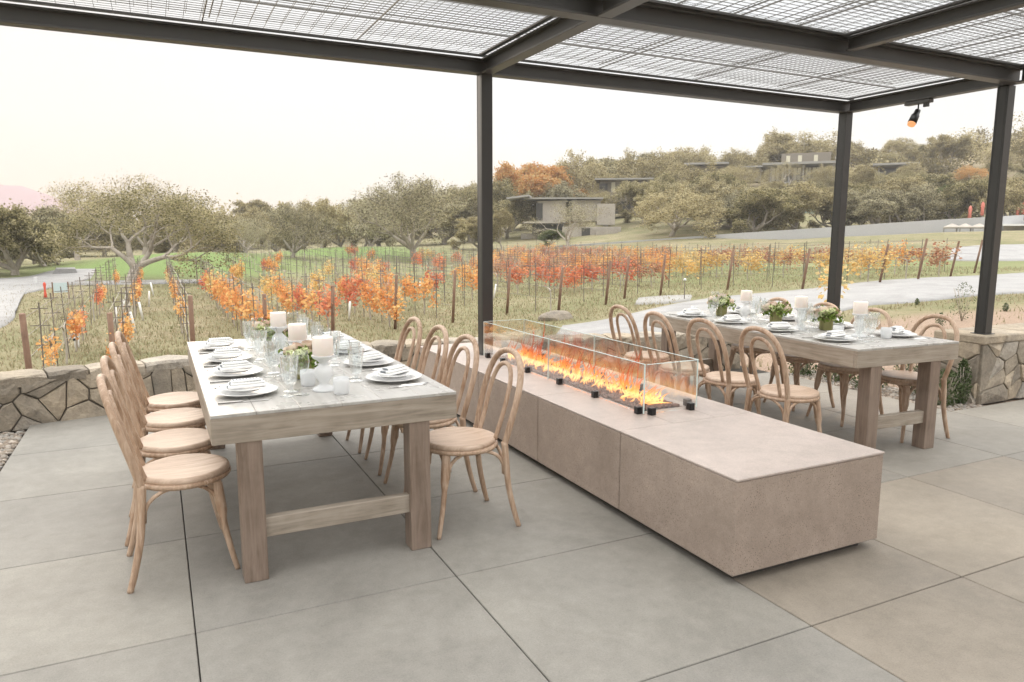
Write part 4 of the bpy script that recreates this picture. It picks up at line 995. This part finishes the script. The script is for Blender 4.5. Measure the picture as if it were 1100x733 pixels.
TREES = [
 # px, depth, top_y, kind, material, label, width
 (-45, 40, 212, 'oakA', 'oak', 'olive oak at the left edge of the photo beyond the lane', 1.1),
 (8, 40, 216, 'dense', 'oak', 'olive oak behind the bend of the lane on the far left', 1.1),
 (50, 46, 218, 'oakC', 'oak_grey', 'grey-green oak behind the pale board on the left', 1.2),
 (128, 36, 186, 'airy', 'oak', 'spreading oak with forked trunk in front of the lawn bank', 1.25),
 (82, 60, 190, 'bare', 'oak_tan', 'tall nearly bare oak rising left of the forked oak', 1.15),
 (150, 64, 183, 'bare', 'oak_tan', 'tall nearly bare oak rising right of the forked oak', 1.0),
 (186, 76, 214, 'oakA', 'oak_tan', 'tan oak behind the lawn bank, left end of its row', 1.2),
 (222, 74, 222, 'oakC', 'oak_tan', 'low round tan oak above the lawn bank', 1.2),
 (255, 78, 220, 'oakB', 'oak_tan', 'tan oak at the right end of the lawn bank', 1.1),
 (283, 110, 214, 'dense', 'oak_tan', 'brownish oak behind the round bushy oak', 1.2),
 (312, 54, 214, 'airyB', 'oak_grey', 'bushy oak left of the sprawling oak', 1.1),
 (345, 72, 210, 'oakA', 'oak_tan', 'orange-tipped oak on the skyline left of the sprawling oak', 1.0),
 (262, 58, 228, 'airy', 'oak_grey', 'small grey oak standing before the skyline oaks', 1.1),
 (372, 120, 222, 'oakC', 'oak_tan', 'distant oak between the bushy oak and the sprawling oak', 1.2),
 (447, 60, 184, 'airyB', 'oak_grey', 'big sprawling oak with many low limbs in mid picture', 1.2),
 (398, 84, 214, 'oakC', 'oak_grey', 'oak peeping out left behind the sprawling oak', 1.1),
 (505, 88, 196, 'oakA', 'oak', 'tall oak directly left of the first pergola post', 1.0),
 (515, 72, 232, 'dense', 'oak_tan', 'low shrubby oak at the foot of the first pergola post', 1.2),
 (542, 96, 190, 'oakC', 'oak', 'olive oak directly right of the first pergola post', .9),
 (578, 104, 172, 'dense', 'oak_orange', 'orange-brown oak behind the lower grey house', 1.25),
 (600, 98, 192, 'oakA', 'oak_grey', 'grey oak overhanging the roof of the lower grey house', .9),
 (630, 112, 162, 'oakB', 'oak_tan', 'tall oak on the skyline above the lower grey house', .95),
 (612, 66, 212, 'bare', 'oak_grey', 'leafless pale oak in front of the lower grey house', 1.3),
 (690, 108, 157, 'thin', 'oak_tan', 'open-crowned oak with thick dark trunk by the upper dark house', .9),
 (668, 125, 185, 'oakC', 'oak_tan', 'oak behind the upper dark house', 1.1),
 (540, 70, 222, 'oakC', 'oak_tan', 'tan oak before the left end of the lower grey house', .7),
 (722, 80, 194, 'dense', 'oak', 'broad olive oak right of the small upper house, behind the road wall', 1.1),
 (770, 76, 190, 'oakB', 'oak_grey', 'grey-green oak with many stems behind the road wall', 1.25),
 (748, 130, 163, 'oakA', 'oak_tan', 'skyline oak left of the flat roofed hilltop house', 1.2),
 (800, 125, 156, 'thin', 'oak_tan', 'sparse skyline oak left of the long hilltop house', 1.1),
 (833, 140, 140, 'tall', 'oak_tan', 'slender tall oak sticking up behind the long hilltop house', 1.1),
 (878, 135, 139, 'thin', 'oak_tan', 'wide thin-leaved oak above the long hilltop house', 1.35),
 (820, 82, 200, 'oakC', 'oak_tan', 'tan oak left of the pale green shed', 1.1),
 (852, 100, 200, 'oakB', 'oak_tan', 'russet-tan oak below the long hilltop house', 1.2),
 (888, 92, 200, 'oakC', 'oak_tan', 'oak directly left of the second pergola post, below the house', 1.1),
 (920, 100, 176, 'oakC', 'oak_tan', 'oak directly right of the second pergola post', 1.0),
 (925, 80, 208, 'oakB', 'oak', 'low olive oak behind the road wall right of the second post', 1.2),
 (955, 150, 148, 'oakA', 'oak_tan', 'skyline oak above the small dark hilltop house', 1.1),
 (985, 145, 156, 'oakC', 'oak', 'oak right of the small dark hilltop house', 1.1),
 (960, 84, 200, 'oakC', 'oak_grey', 'grey oak with slender stems below the small dark house', 1.2),
 (1004, 78, 198, 'dense', 'oak_green', 'dark green bushy evergreen beside the umbrella terrace', .8),
 (1012, 130, 146, 'dense', 'oak_tan', 'rounded tan tree on the skyline where the bare hill begins', 1.1),
 (1040, 105, 176, 'oakB', 'oak_orange', 'orange-tinged oak above the umbrella terrace', 1.2),
 (985, 108, 186, 'oakA', 'oak_tan', 'tan oak above the dark evergreen', 1.1),
 (1072, 120, 178, 'oakC', 'oak', 'olive oak left of the right pergola post, on the slope', 1.2),
 (1040, 86, 205, 'oakC', 'oak_grey', 'grey oak directly behind the red umbrellas', 1.2),
 (1095, 100, 190, 'oakB', 'oak_grey', 'grey oak at the right edge behind the red umbrellas', 1.2),
 (1110, 130, 166, 'oakA', 'oak', 'upper oak at the right edge of the photo', 1.1),
 (460, 135, 206, 'oakA', 'oak_tan', 'far oak behind the top of the sprawling oak', 1.2),
 (650, 84, 232, 'dense', 'oak', 'low bush at the right end of the lower grey house', .8),
 (590, 70, 250, 'dense', 'oak_green', 'low green shrub below the deck of the lower grey house', 1.3),
 (780, 110, 178, 'oakC', 'oak_tan', 'tan oak in front of the flat roofed hilltop house', 1.2),
 (712, 118, 172, 'oakC', 'oak_tan', 'tan oak between the dark-trunked oak and hilltop roof', 1.1),
 (652, 92, 200, 'airy', 'oak_tan', 'airy oak standing before the gap between the two left houses', .9),
 (745, 100, 170, 'thin', 'oak_tan', 'open-branched oak in front of the left end of the flat roofed hilltop house', 1.1),
 (790, 104, 176, 'airy', 'oak_tan', 'airy oak in front of the short grey wing', 1.1),
 (842, 108, 172, 'bare', 'oak_tan', 'nearly bare oak before the left windows of the long hilltop house', 1.1),
 (884, 106, 176, 'airyB', 'oak_tan', 'airy oak before the right windows of the long hilltop house', 1.0),
 (975, 110, 172, 'thin', 'oak_tan', 'open oak in front of the right half of the small dark hilltop house', 1.1),
 (940, 112, 182, 'airy', 'oak_grey', 'airy oak at the left corner of the small dark hilltop house', 1.0),
 (1060, 112, 160, 'airyB', 'oak_tan', 'pale airy oak high on the slope above the umbrellas', 1.2),
 (1150, 95, 180, 'oakC', 'oak', 'oak just outside the right edge of the photo', 1.2),
 (-90, 55, 205, 'oakB', 'oak', 'oak just outside the left edge of the photo', 1.2),
]
for t_ in TREES: tree(t_[0], t_[1], t_[2], t_[3], t_[4], t_[5], t_[6])
# fill the wood between the named trees, rank behind rank
gf = random.Random(91)
SKY = [-100, 0, 100, 200, 300, 400, 480, 540, 600, 700, 800, 900, 1000, 1100, 1160]
RANKS = [ # depth, top line over SKY, px from, px to, step, label
 (74, [225,232,240,262,250,238,225,222,235,190,192,196,190,188,190], 728, 1160, 27, 'oak in the front rank of the wood behind the upper road wall'),
 (92, [212,216,222,234,228,222,212,205,212,188,192,200,190,190,190], 380, 1160, 31, 'oak in the middle rank of the wood on the slope below the hilltop houses'),
 (108, [210,212,218,226,222,218,208,198,195,175,184,196,180,176,176], 400, 1160, 30, 'oak in the rear rank of the wood just below the hilltop houses'),
 (135, [206,210,216,222,218,216,204,192,180,164,160,158,156,162,165], 400, 1010, 32, 'skyline oak behind the hilltop houses'),
 (50, [232,238,246,236,238,240,240,240,240,240,240,240,240,240,240], -110, 75, 34, 'oak in the wood beyond the lane on the far left'),
 (80, [220,226,234,238,236,234,230,224,224,224,224,224,224,224,224], -120, 400, 34, 'oak in the low wood behind the lawn bank'),
]
for D_, tl_, a_, b_, st_, lab in RANKS:
    px = a_
    while px < b_:
        q = px+gf.uniform(-9, 9); dd = D_+gf.uniform(-5, 5); top = float(np.interp(q, SKY, tl_))+gf.uniform(-7, 9)
        if not (D_ == 92 and 545 < q < 690) and not (D_ == 108 and 625 < q < 700 ) and not (D_ == 108 and (825 < q < 900 or 935 < q < 985) and False):
            tree(q, dd, top, gf.choice(['oakA','oakB','oakC','dense','oakC']), gf.choice(['oak','oak_tan','oak_grey','oak_tan','oak']), lab, gf.uniform(1.05,1.4), sink=.5 if D_ < 110 else 0, grp=lab.replace('oak in', 'oaks in').replace('skyline oak', 'skyline oaks'))
        px += st_
# the bare far wood on the slope
def farwood():
    g = np.random.default_rng(77); C = []; tn_ = []
    for k in range(420):
        a = R(g.uniform(-22, 64)); r = g.uniform(135, 230); x, y = r*math.sin(a), r*math.cos(a)
        if math.degrees(a) < 20: r = g.uniform(110, 150); x, y = r*math.sin(a), r*math.cos(a)
        z = T(x, y); h = g.uniform(2.5, 5.5) if math.degrees(a) > 20 else g.uniform(3.5, 6); t0 = g.uniform(.1, .9)
        for q in range(7):
            cx = np.array([x, y, z+h*.55])+g.normal(0, 1, 3)*np.array([1.7, 1.7, h*.18])
            C.append(cx+g.normal(0, 1, (70, 3))*np.array([.9,.9,.7])); tn_.append(np.clip(t0+g.normal(0,.15,70), 0, 1))
    V, Fq, t = leafcards(np.concatenate(C), .22, 5, np.concatenate(tn_), .7)
    o = obj('far_wood', npmesh('far_wood', V, Fq, t), 'oak_tan'); tag(o, 'far-off oak wood covering the slopes behind the houses', 'wood', kind='stuff')
farwood()
# planting-bed shrubs and weeds
def shrub(x, y, h, w, m, label, n=700, seed=1, z=-.03, name='shrub', grp='shrubs in the planting bed'):
    root = empty(name, (x, y, z), 0, label, 'plant', grp); g = np.random.default_rng(seed)
    r = g.uniform(0, 1, n)**.5; a = g.uniform(0, 6.28, n); zz = g.uniform(.05, 1, n)
    rad = w*np.sin(np.clip(zz, 0, 1)*2.6+.35)*r
    V, Fq, t = leafcards(np.stack([rad*np.cos(a), rad*np.sin(a), zz*h], 1), .018, seed, None, .4, up=.8)
    obj('foliage', npmesh('foliage', V, Fq, t), m, root); bm = bmesh.new(); gr = random.Random(seed)
    for k in range(9):
        q = gr.uniform(0, 6.28); tube(bm, [(0,0,-.02), (w*.4*math.cos(q), w*.4*math.sin(q), h*.5), (w*.7*math.cos(q), w*.7*math.sin(q), h*.85)], [.005,.004,.002], 4)
    obj('stem', bm, 'bark', root)
SH = [(6.32,4.02,.34,.17,'left of the stone wall end'), (6.45,4.45,.55,.16,'tall, behind the near right chair'), (6.25,4.75,.30,.2,'behind the right table leg'),
      (6.35,5.2,.38,.2,'between the right table legs'), (6.3,5.6,.32,.2,'at the far corner of the bed'), (-1.35,6.3,.16,.14,'at the wall end of the left gravel bed'), (6.5,3.98,.42,.08,'slim, hugging the stone wall end')]
for k, (x, y, h, w, l) in enumerate(SH): shrub(x, y, h, w, 'shrub', f'small grey-green shrub {l}', 800, 40+k)
def weeds(px, py, h, label, seed):
    p = hit(px, py); shrub(p.x, p.y, h, h*.35, 'shrub', label, 260, seed, p.z, 'weed', 'weeds on the bare slope')
weeds(1033, 345, .7, 'tall spindly green sapling on the bare slope behind the near right chair', 61)
weeds(985, 328, .15, 'low green weed on the bare slope by the road', 62)
weeds(1010, 352, .25, 'leafy weed at the top of the planting bed', 63)
weeds(1080, 335, .18, 'low weed right of the right pergola post', 64)
# young yellow vine behind post two
p = at(893, 330, 14); p.z = T(p.x, p.y); v = empty('sapling', p, 0, 'small yellow-leaved sapling behind the second pergola post', 'tree')
g = np.random.default_rng(3); V, Fq, t = leafcards(g.normal(0,1,(150,3))*np.array([.13,.13,.2])+np.array([0,0,.85]), .05, 3)
obj('crown', npmesh('crown', V, Fq, t), 'vine_yellow', v); bm = bmesh.new(); tube(bm, [(0,0,-.1),(0,0,.8)], .015, 6); obj('trunk', bm, 'bark', v)
# pale boulder / slab by the road
p = hit(598, 343); bm = bmesh.new(); bmesh.ops.create_icosphere(bm, subdivisions=3, radius=.5)
for v_ in bm.verts: v_.co = Vector((v_.co.x*1.0, v_.co.y*.7, v_.co.z*.42))*(1+.15*noise.noise(v_.co*3))
o = obj('boulder', bm, 'stone'); o.location = (p.x, p.y, p.z+.02); tag(o, 'rounded pale boulder lying by the bend of the road', 'rock')
drape('gravel_pad', [hp(680,322), hp(715,319), hp(748,318)], [hp(676,328), hp(715,327), hp(745,323)], 'roof', .045, 4, 3)
# low path light
p = hit(735, 323); v = empty('path_light', p, 0, 'small dark bollard light with white cap among the end posts', 'light')
bm = bmesh.new(); tube(bm, [(0,0,-.1),(0,0,.62)], .014, 6); obj('stem', bm, 'stake', v); bm = bmesh.new(); tube(bm, [(0,0,.6),(0,0,.66)], [.05,.03], 10); obj('cap', bm, 'white', v)

# ================================================================= HOUSES, FAR THINGS
def part(name, m, parent, c, s, rot=None, bev=0): return obj(name, bx(c, s, rot, bev), m, parent)
def house(px, py, D, label, name='flat_roofed_house'):
    p = at(px, py, D); az = math.atan2(p.x, p.y)-.0
    return empty(name, p, -az, label, 'house'), D/F
# lower grey house; local x = picture right, y = away, units of pixel size k
h, k = house(615, 262, 84, 'low grey concrete-panelled house with dark deck openings, nearest above the vineyard')
part('wall', 'panel', h, (-23*k, 3, 34*k), (30*k, 5, 23*k)); part('wall', 'panel', h, (14*k, 3, 35*k), (31*k, 5, 22*k)); part('wall', 'panel', h, (35*k, 2, 31*k), (19*k, 5, 22*k))
part('wall', 'housedark', h, (-5*k, 4, 34*k), (6*k, 4.5, 22*k)); part('roof', 'roof', h, (-10*k, 2.5, 48*k), (84*k, 5.4, 1.6*k)); part('roof_overhang', 'roof', h, (-58*k, 1.5, 49*k), (24*k, 6, 2*k), Matrix.Rotation(-.12, 3, 'Y'))
part('window', 'dwin', h, (-36*k, .48, 34*k), (7*k, .1, 18*k)); part('window', 'dwin', h, (-2*k, .4, 34*k), (3*k, .1, 20*k)); part('underdeck', 'dwin', h, (-27*k, 3, 16*k), (34*k, 4.8, 11*k)); part('deck', 'panel', h, (-33*k, 1.5, 22.4*k), (38*k, 6, 1.6*k))
part('retaining_wall', 'panel', h, (20*k, 0, 6*k), (62*k, 1, 24*k)); part('retaining_wall', 'panel', h, (36*k, -1.2, 6*k), (22*k, 1.2, 18*k)); part('culvert', 'dwin', h, (14*k, -.52, 12*k), (9*k, .05, 9*k)); part('stone_base', 'panel', h, (-27*k, 4, 0), (60*k, 4, 22*k))
h, k = house(668, 240, 102, 'upper dark house with amber-lit window beside the dark-trunked oak')
part('wall', 'housedark', h, (0, 3, 34*k), (50*k, 6, 22*k)); part('wall', 'panel', h, (14*k, -.3, 33*k), (22*k, .5, 19*k)); part('roof', 'roof', h, (2*k, 2.5, 46*k), (62*k, 8, 1.6*k)); part('window', 'lwin', h, (-10*k, -.02, 38*k), (4*k, .1, 10*k)); part('window', 'dwin', h, (-20*k, -.02, 38*k), (8*k, .1, 8*k)); part('undercroft', 'dwin', h, (6*k, 3, 17*k), (44*k, 5, 12*k))
h, k = house(758, 200, 120, 'flat roofed hilltop house half hidden by skyline oaks')
part('wall', 'housedark', h, (0, 3, 10*k), (36*k, 6, 22*k)); part('roof', 'roof', h, (0, 2.5, 23*k), (46*k, 8, 2*k)); part('window', 'dwin', h, (-8*k, -.05, 12*k), (14*k, .1, 8*k))
h, k = house(860, 196, 116, 'long hilltop house with pale windows under a thin flat roof')
part('wall', 'housedark', h, (0, 3, 8*k), (66*k, 5, 16*k)); part('roof', 'roof', h, (0, 2, 19*k), (78*k, 9, 2.4*k)); part('deck', 'roof', h, (0, .5, -1*k), (66*k, 6, 1.6*k)); part('upper_storey', 'housedark', h, (4*k, 4, 26*k), (50*k, 4, 12*k))
for q, x in enumerate((-26, -17, -4, 7, 15, 25)): f = part('window', 'lwin', h, (x*k, .45, 9*k), ((5 if q % 2 else 7)*k, .1, 13*k)); part('frame', 'dwin', f, (x*k, .38, 9*k), (.6*k, .06, 13*k))
for x in (-30, -12, 2, 20, 31): part('column', 'roof', h, (x*k, -1.8, 9*k), (1*k, .15, 18*k))
for x in (-14, -2, 14): part('window', 'lwin', h, (x*k, 1.95, 26*k), (4*k, .1, 7*k))
h, k = house(805, 196, 122, 'short grey wing left of the long hilltop house'); part('wall', 'panel', h, (0, 3, 8*k), (24*k, 5, 14*k)); part('roof', 'roof', h, (0, 2.5, 16*k), (30*k, 7, 1.6*k))
h, k = house(962, 197, 118, 'small dark glazed hilltop house with pale roof edge')
part('wall', 'housedark', h, (0, 3, 9*k), (36*k, 5, 18*k)); part('roof', 'roof', h, (-1*k, 2, 19.5*k), (44*k, 8, 2*k)); part('window', 'dwin', h, (-4*k, .45, 10*k), (24*k, .1, 12*k)); part('window', 'lwin', h, (13*k, .45, 10*k), (3*k, .1, 8*k)); part('corner_post', 'roof', h, (-17*k, -1, 9*k), (1.2*k, .2, 18*k)); part('deck', 'roof', h, (0, .5, -1*k), (42*k, 6, 1.5*k))
h, k = house(866, 250, 92, 'pale green shed with lean-to behind the road wall', 'shed'); h['category'] = 'shed'
part('wall', 'teal', h, (-3*k, 1.5, 14*k), (20*k, 3, 26*k)); part('wall', 'greyfab', h, (14*k, 1.5, 8*k), (18*k, 3, 10*k)); part('roof', 'roof', h, (-3*k, 1.5, 28*k), (23*k, 4, 1.5*k), Matrix.Rotation(.06, 3, 'Y')); part('door', 'housedark', h, (-5*k, -.05, 9*k), (5*k, .1, 14*k))
# retaining wall of the upper road
def roadwall():
    pts = [(530,270,74), (600,264,72), (660,260,70), (720,256,68), (800,250,66), (880,245,66), (950,240,66), (1012,236,66), (1100,231,66)]
    root = None; bm = bmesh.new(); P = [at(*p) for p in pts]; O = P[0].copy(); O.z = T(O.x, O.y); Q = []
    for p in P:
        tz = T(p.x, p.y); hh = 9*p.length/F*.9; d = Vector((p.x, p.y, 0)).normalized()*.35
        Q.append([bm.verts.new(Vector((p.x, p.y, min(tz, p.z-hh)-.4))-O), bm.verts.new(p-O), bm.verts.new(p+d-O), bm.verts.new(Vector((p.x+d.x, p.y+d.y, min(tz, p.z-hh)-.4))-O)])
    for a, b_ in zip(Q, Q[1:]):
        for j in range(4): bm.faces.new((a[j], a[(j+1)%4], b_[(j+1)%4], b_[j]))
    bm.faces.new(Q[0]); bm.faces.new(Q[-1][::-1]); bmesh.ops.recalc_face_normals(bm, faces=bm.faces[:])
    o = obj('road_wall', bm, 'greyfab'); o.location = O; tag(o, 'long low pale retaining wall along the upper road beyond the vines', 'wall')
roadwall()
# terrace: low pale tent roofs and closed red umbrellas
for i, (px, l) in enumerate([(1022,'left'), (1036,'middle'), (1051,'right')]):
    D = 62; p = at(px, 252, D); k = D/F; h = empty('shade_tent', p, -math.atan2(p.x, p.y), f'low pale peaked shade tent on the terrace, {l} one of three', 'tent', 'shade tents on the terrace')
    bm = bmesh.new(); b4 = [bm.verts.new((sx*8*k, 1.2+sy*1.6, 8*k)) for sx, sy in ((-1,-1),(1,-1),(1,1),(-1,1))]; ap = bm.verts.new((0, 1.2, 12*k))
    for q in range(4): bm.faces.new((b4[q], b4[(q+1)%4], ap))
    lo = [bm.verts.new(v_.co-Vector((0,0,1.6*k))) for v_ in b4]
    for q in range(4): bm.faces.new((b4[q], lo[q], lo[(q+1)%4], b4[(q+1)%4]))
    bm.faces.new(lo); obj('canopy', bm, 'panel', h)
    for sx in (-1,1):
        for sy in (-1,1): obj('pole', bx((sx*7.6*k, 1.2+sy*1.5, -2*k), (.08,.08,18*k)), 'roof', h)
for i, (px, py, l) in enumerate([(1040,221,'leftmost'), (1053,217,'second from left'), (1071,221,'left of the post'), (1091,222,'right of the post'), (1097,216,'rightmost')]):
    D = 68; k = D/F; p = at(px, 250, D); top = at(px, py, D).z-p.z; h = empty('patio_umbrella', p, 0, f'closed red patio umbrella on the far terrace, {l}', 'umbrella', 'closed red umbrellas on the terrace')
    bm = bmesh.new(); lathe(bm, [(.02,top-15*k),(1.9*k,top-14*k),(1.5*k,top-7*k),(1.9*k,top-5*k),(1.6*k,top-2*k),(.02,top)], 10, facet=.2); obj('canopy', bm, 'umb', h)
    bm = bmesh.new(); tube(bm, [(0,0,-1),(0,0,top)], .03, 6); obj('pole', bm, 'roof', h)
D = 64; p = at(1080, 252, D); k = D/F; h = empty('terrace_building', p, -math.atan2(p.x, p.y), 'long low terrace building behind the right pergola post', 'building')
part('wall', 'greyfab', h, (10*k, 5, 6*k), (70*k, 3, 18*k)); part('wall', 'panel', h, (28*k, 1, 2*k), (60*k, 2.5, 14*k)); part('roof', 'white', h, (30*k, 1, 10*k), (66*k, 4, 2*k))
# left lane things
def lane_thing(px, py, name, label, cat): p = hit(px, py); return empty(name, p, -math.atan2(p.x, p.y), label, cat), p.dot(FW)/F
h, k = lane_thing(66, 322, 'notice_board', 'pale blue blank board on two brown posts beside the lane', 'sign'); part('panel', 'board', h, (0,0,13*k), (13*k,.04,10.5*k)); part('post', 'rust', h, (-7.2*k,0,9*k), (1.2*k,.07,20*k)); part('post', 'rust', h, (7.2*k,0,9*k), (1.2*k,.07,20*k))
h, k = lane_thing(49, 320, 'marker_post', 'narrow waisted red marker standing left of the pale board', 'marker')
bm = bmesh.new(); lathe(bm, [(.001,0),(1.8*k,0),(1.3*k,4*k),(.8*k,9*k),(1.5*k,14*k),(1.2*k,16*k),(.001,17*k)], 10); obj('body', bm, 'red', h)
h, k = lane_thing(39, 306, 'utility_box', 'small white utility box at the edge of the lane', 'box'); bm = bx((0,0,4*k), (3*k,3*k,7*k), bev=.3*k); box(bm, (0,0,7.8*k), (3.6*k,3.6*k,.8*k)); obj('body', bm, 'white', h)
h, k = lane_thing(70, 295, 'concrete_culvert', 'low white trapezoid concrete block where the lane turns', 'culvert')
bm = bmesh.new(); vs = [bm.verts.new(c_) for c_ in ((-12*k,0,0),(12*k,0,0),(10*k,0,6*k),(-8*k,0,6*k),(-12*k,2,0),(12*k,2,0),(10*k,2,6*k),(-8*k,2,6*k))]
for f_ in ((0,1,2,3),(7,6,5,4),(0,4,5,1),(1,5,6,2),(2,6,7,3),(3,7,4,0)): bm.faces.new([vs[j] for j in f_])
obj('body', bm, 'asphalt', h)
h, k = lane_thing(83, 374, 'valve_riser', 'white irrigation riser with black fittings leaning on a short timber strut', 'irrigation riser')
bm = bmesh.new(); tube(bm, [(0,0,-.1),(0,0,.36)], .05, 10); box(bm, (.02,0,.30), (.10,.08,.10), bev=.01); obj('pipe', bm, 'white', h); part('fitting', 'black', h, (-.02,-.06,.37), (.07,.05,.05)); part('fitting', 'black', h, (-.04,-.06,.2), (.06,.05,.05))
bm = bmesh.new(); tube(bm, [(-.30,-.02,-.1),(-.06,0,.33)], .022, 6); obj('strut', bm, 'edge_x', h)
# far mountain
def mountain():
    V = []; n = 90
    for i in range(n):
        px = -420+ i*14; D = 560; tt = (px+60)/1.0
        hgt = 62*math.exp(-((px+10)/150)**2)+26*math.exp(-((px+300)/160)**2)+8*math.exp(-((px-330)/120)**2)+4*noise.noise(Vector((px*.02,1,0)))+1.5*noise.noise(Vector((px*.1,4,0)))
        p = at(px, 251, D)
        for (u, dd) in ((0,-90), (.45,-50), (.8,-18), (1,0), (.6,40), (0,90)):
            q = Vector((p.x, p.y, 0)); q = q*(1+dd/D); V.append((q.x, q.y, -6+max(1, hgt)*D/F*u*(1+.06*noise.noise(Vector((i*.4, dd, 0))))))
    Fq = [(i*6+j, (i+1)*6+j, (i+1)*6+j+1, i*6+j+1) for i in range(n-1) for j in range(5)]
    o = obj('mountain', npmesh('mountain', V, Fq), 'mount'); tag(o, kind='structure')
mountain()

# thin evening air: one closed box round everything
hz = obj('haze', bx((0,0,46), (1400, 1400, 106)), None); tag(hz, 'thin pale evening haze filling the valley air', 'haze', kind='stuff')
hm = bpy.data.materials.new('haze'); hm.use_nodes = True; hn = hm.node_tree; hn.nodes.clear(); ho = node(hn, 'ShaderNodeOutputMaterial'); hv = node(hn, 'ShaderNodeVolumePrincipled')
hv.inputs['Color'].default_value = (.98,.97,.965,1); hv.inputs['Density'].default_value = HAZE; hv.inputs['Anisotropy'].default_value = .1
hn.links.new(hv.outputs[0], ho.inputs['Volume']); hz.data.materials.append(hm)
# ================================================================= LIGHT, SKY, CAMERA
SUN_AZ, SUN_EL = math.degrees(YAW)-33, 13.0       # azimuth clockwise from +Y
w = bpy.data.worlds.new('World'); scene.world = w; w.use_nodes = True; nt = w.node_tree; bg = nt.nodes['Background']
sky = node(nt, 'ShaderNodeTexSky'); sky.sky_type = 'NISHITA'; sky.sun_disc = False; sky.sun_elevation = R(SUN_EL); sky.sun_rotation = R(SUN_AZ); sky.air_density = 1.0; sky.dust_density = 2.5; sky.ozone_density = 1.0
hs = node(nt, 'ShaderNodeHueSaturation'); hs.inputs['Saturation'].default_value = .30
nt.links.new(sky.outputs[0], hs.inputs['Color']); tcw = node(nt, 'ShaderNodeTexCoord'); sx = node(nt, 'ShaderNodeSeparateXYZ'); nt.links.new(tcw.outputs['Generated'], sx.inputs[0])
# bright high overcast: dimmer and creamier towards the horizon, peach where the sun went down
grad = ramp(nt, sx.outputs['Z'], [(0, (.270,.236,.194)), (.07, (.268,.250,.222)), (.17, (.264,.266,.264)), (.30, (.262,.272,.284)), (.40, (.268,.282,.30)), (.62, (.99,.97,.94)), (1, (.99,.97,.94))])
dt = node(nt, 'ShaderNodeVectorMath', operation='DOT_PRODUCT'); nt.links.new(tcw.outputs['Generated'], dt.inputs[0]); dt.inputs[1].default_value = (math.sin(R(-14)), math.cos(R(-14)), 0)
glow = ramp(nt, dt.outputs['Value'], [(.70, (1,1,1)), (.92, (1.02,.985,.95)), (1, (1.05,.945,.875))])
gm = mix(nt, 1.0, grad, glow, 'MULTIPLY')
sc_ = node(nt, 'ShaderNodeVectorMath', operation='SCALE'); sc_.inputs['Scale'].default_value = 13.6; nt.links.new(gm, sc_.inputs[0])
cl_ = node(nt, 'ShaderNodeVectorMath', operation='MINIMUM'); nt.links.new(hs.outputs[0], cl_.inputs[0]); cl_.inputs[1].default_value = (5,5,5)   # thin cloud hides the glare round the sun
nt.links.new(mix(nt, .94, cl_.outputs[0], sc_.outputs[0]), bg.inputs[0]); bg.inputs[1].default_value = .12
sl = bpy.data.lights.new('sun', 'SUN'); sl.energy = .5; sl.angle = R(25); sl.color = (1,.86,.70)
so = bpy.data.objects.new('sun', sl); COL.objects.link(so)
sd = Vector((math.sin(R(SUN_AZ))*math.cos(R(SUN_EL)), math.cos(R(SUN_AZ))*math.cos(R(SUN_EL)), math.sin(R(SUN_EL))))
so.rotation_euler = sd.to_track_quat('Z', 'Y').to_euler()
sp = bpy.data.lights.new('spot_lamp_light', 'SPOT'); sp.energy = 35; sp.color = (1,.68,.42); sp.spot_size = R(62); sp.spot_blend = .9; sp.shadow_soft_size = .06
spo = bpy.data.objects.new('spot_lamp_light', sp); COL.objects.link(spo); src = Vector((6.74,4.80,PH))+p0+hd*.19; spo.location = src
spo.rotation_euler = (-hd).to_track_quat('Z', 'Y').to_euler()
cam = bpy.data.cameras.new('camera'); co = bpy.data.objects.new('camera', cam); COL.objects.link(co)
cam.sensor_width = 36; cam.sensor_fit = 'HORIZONTAL'; cam.lens = 36*F/1100; cam.clip_start = .05; cam.clip_end = 9000
co.matrix_world = Matrix(((RT.x, UP.x, -FW.x, ORG.x), (RT.y, UP.y, -FW.y, ORG.y), (RT.z, UP.z, -FW.z, ORG.z), (0,0,0,1)))
scene.camera = co
vs_ = scene.view_settings; vs_.view_transform = 'Standard'; vs_.look = 'None'; vs_.gamma = 1; vs_.use_curve_mapping = False; vs_.exposure = 1.2
scene.cycles.transparent_max_bounces = 32; scene.cycles.max_bounces = 8
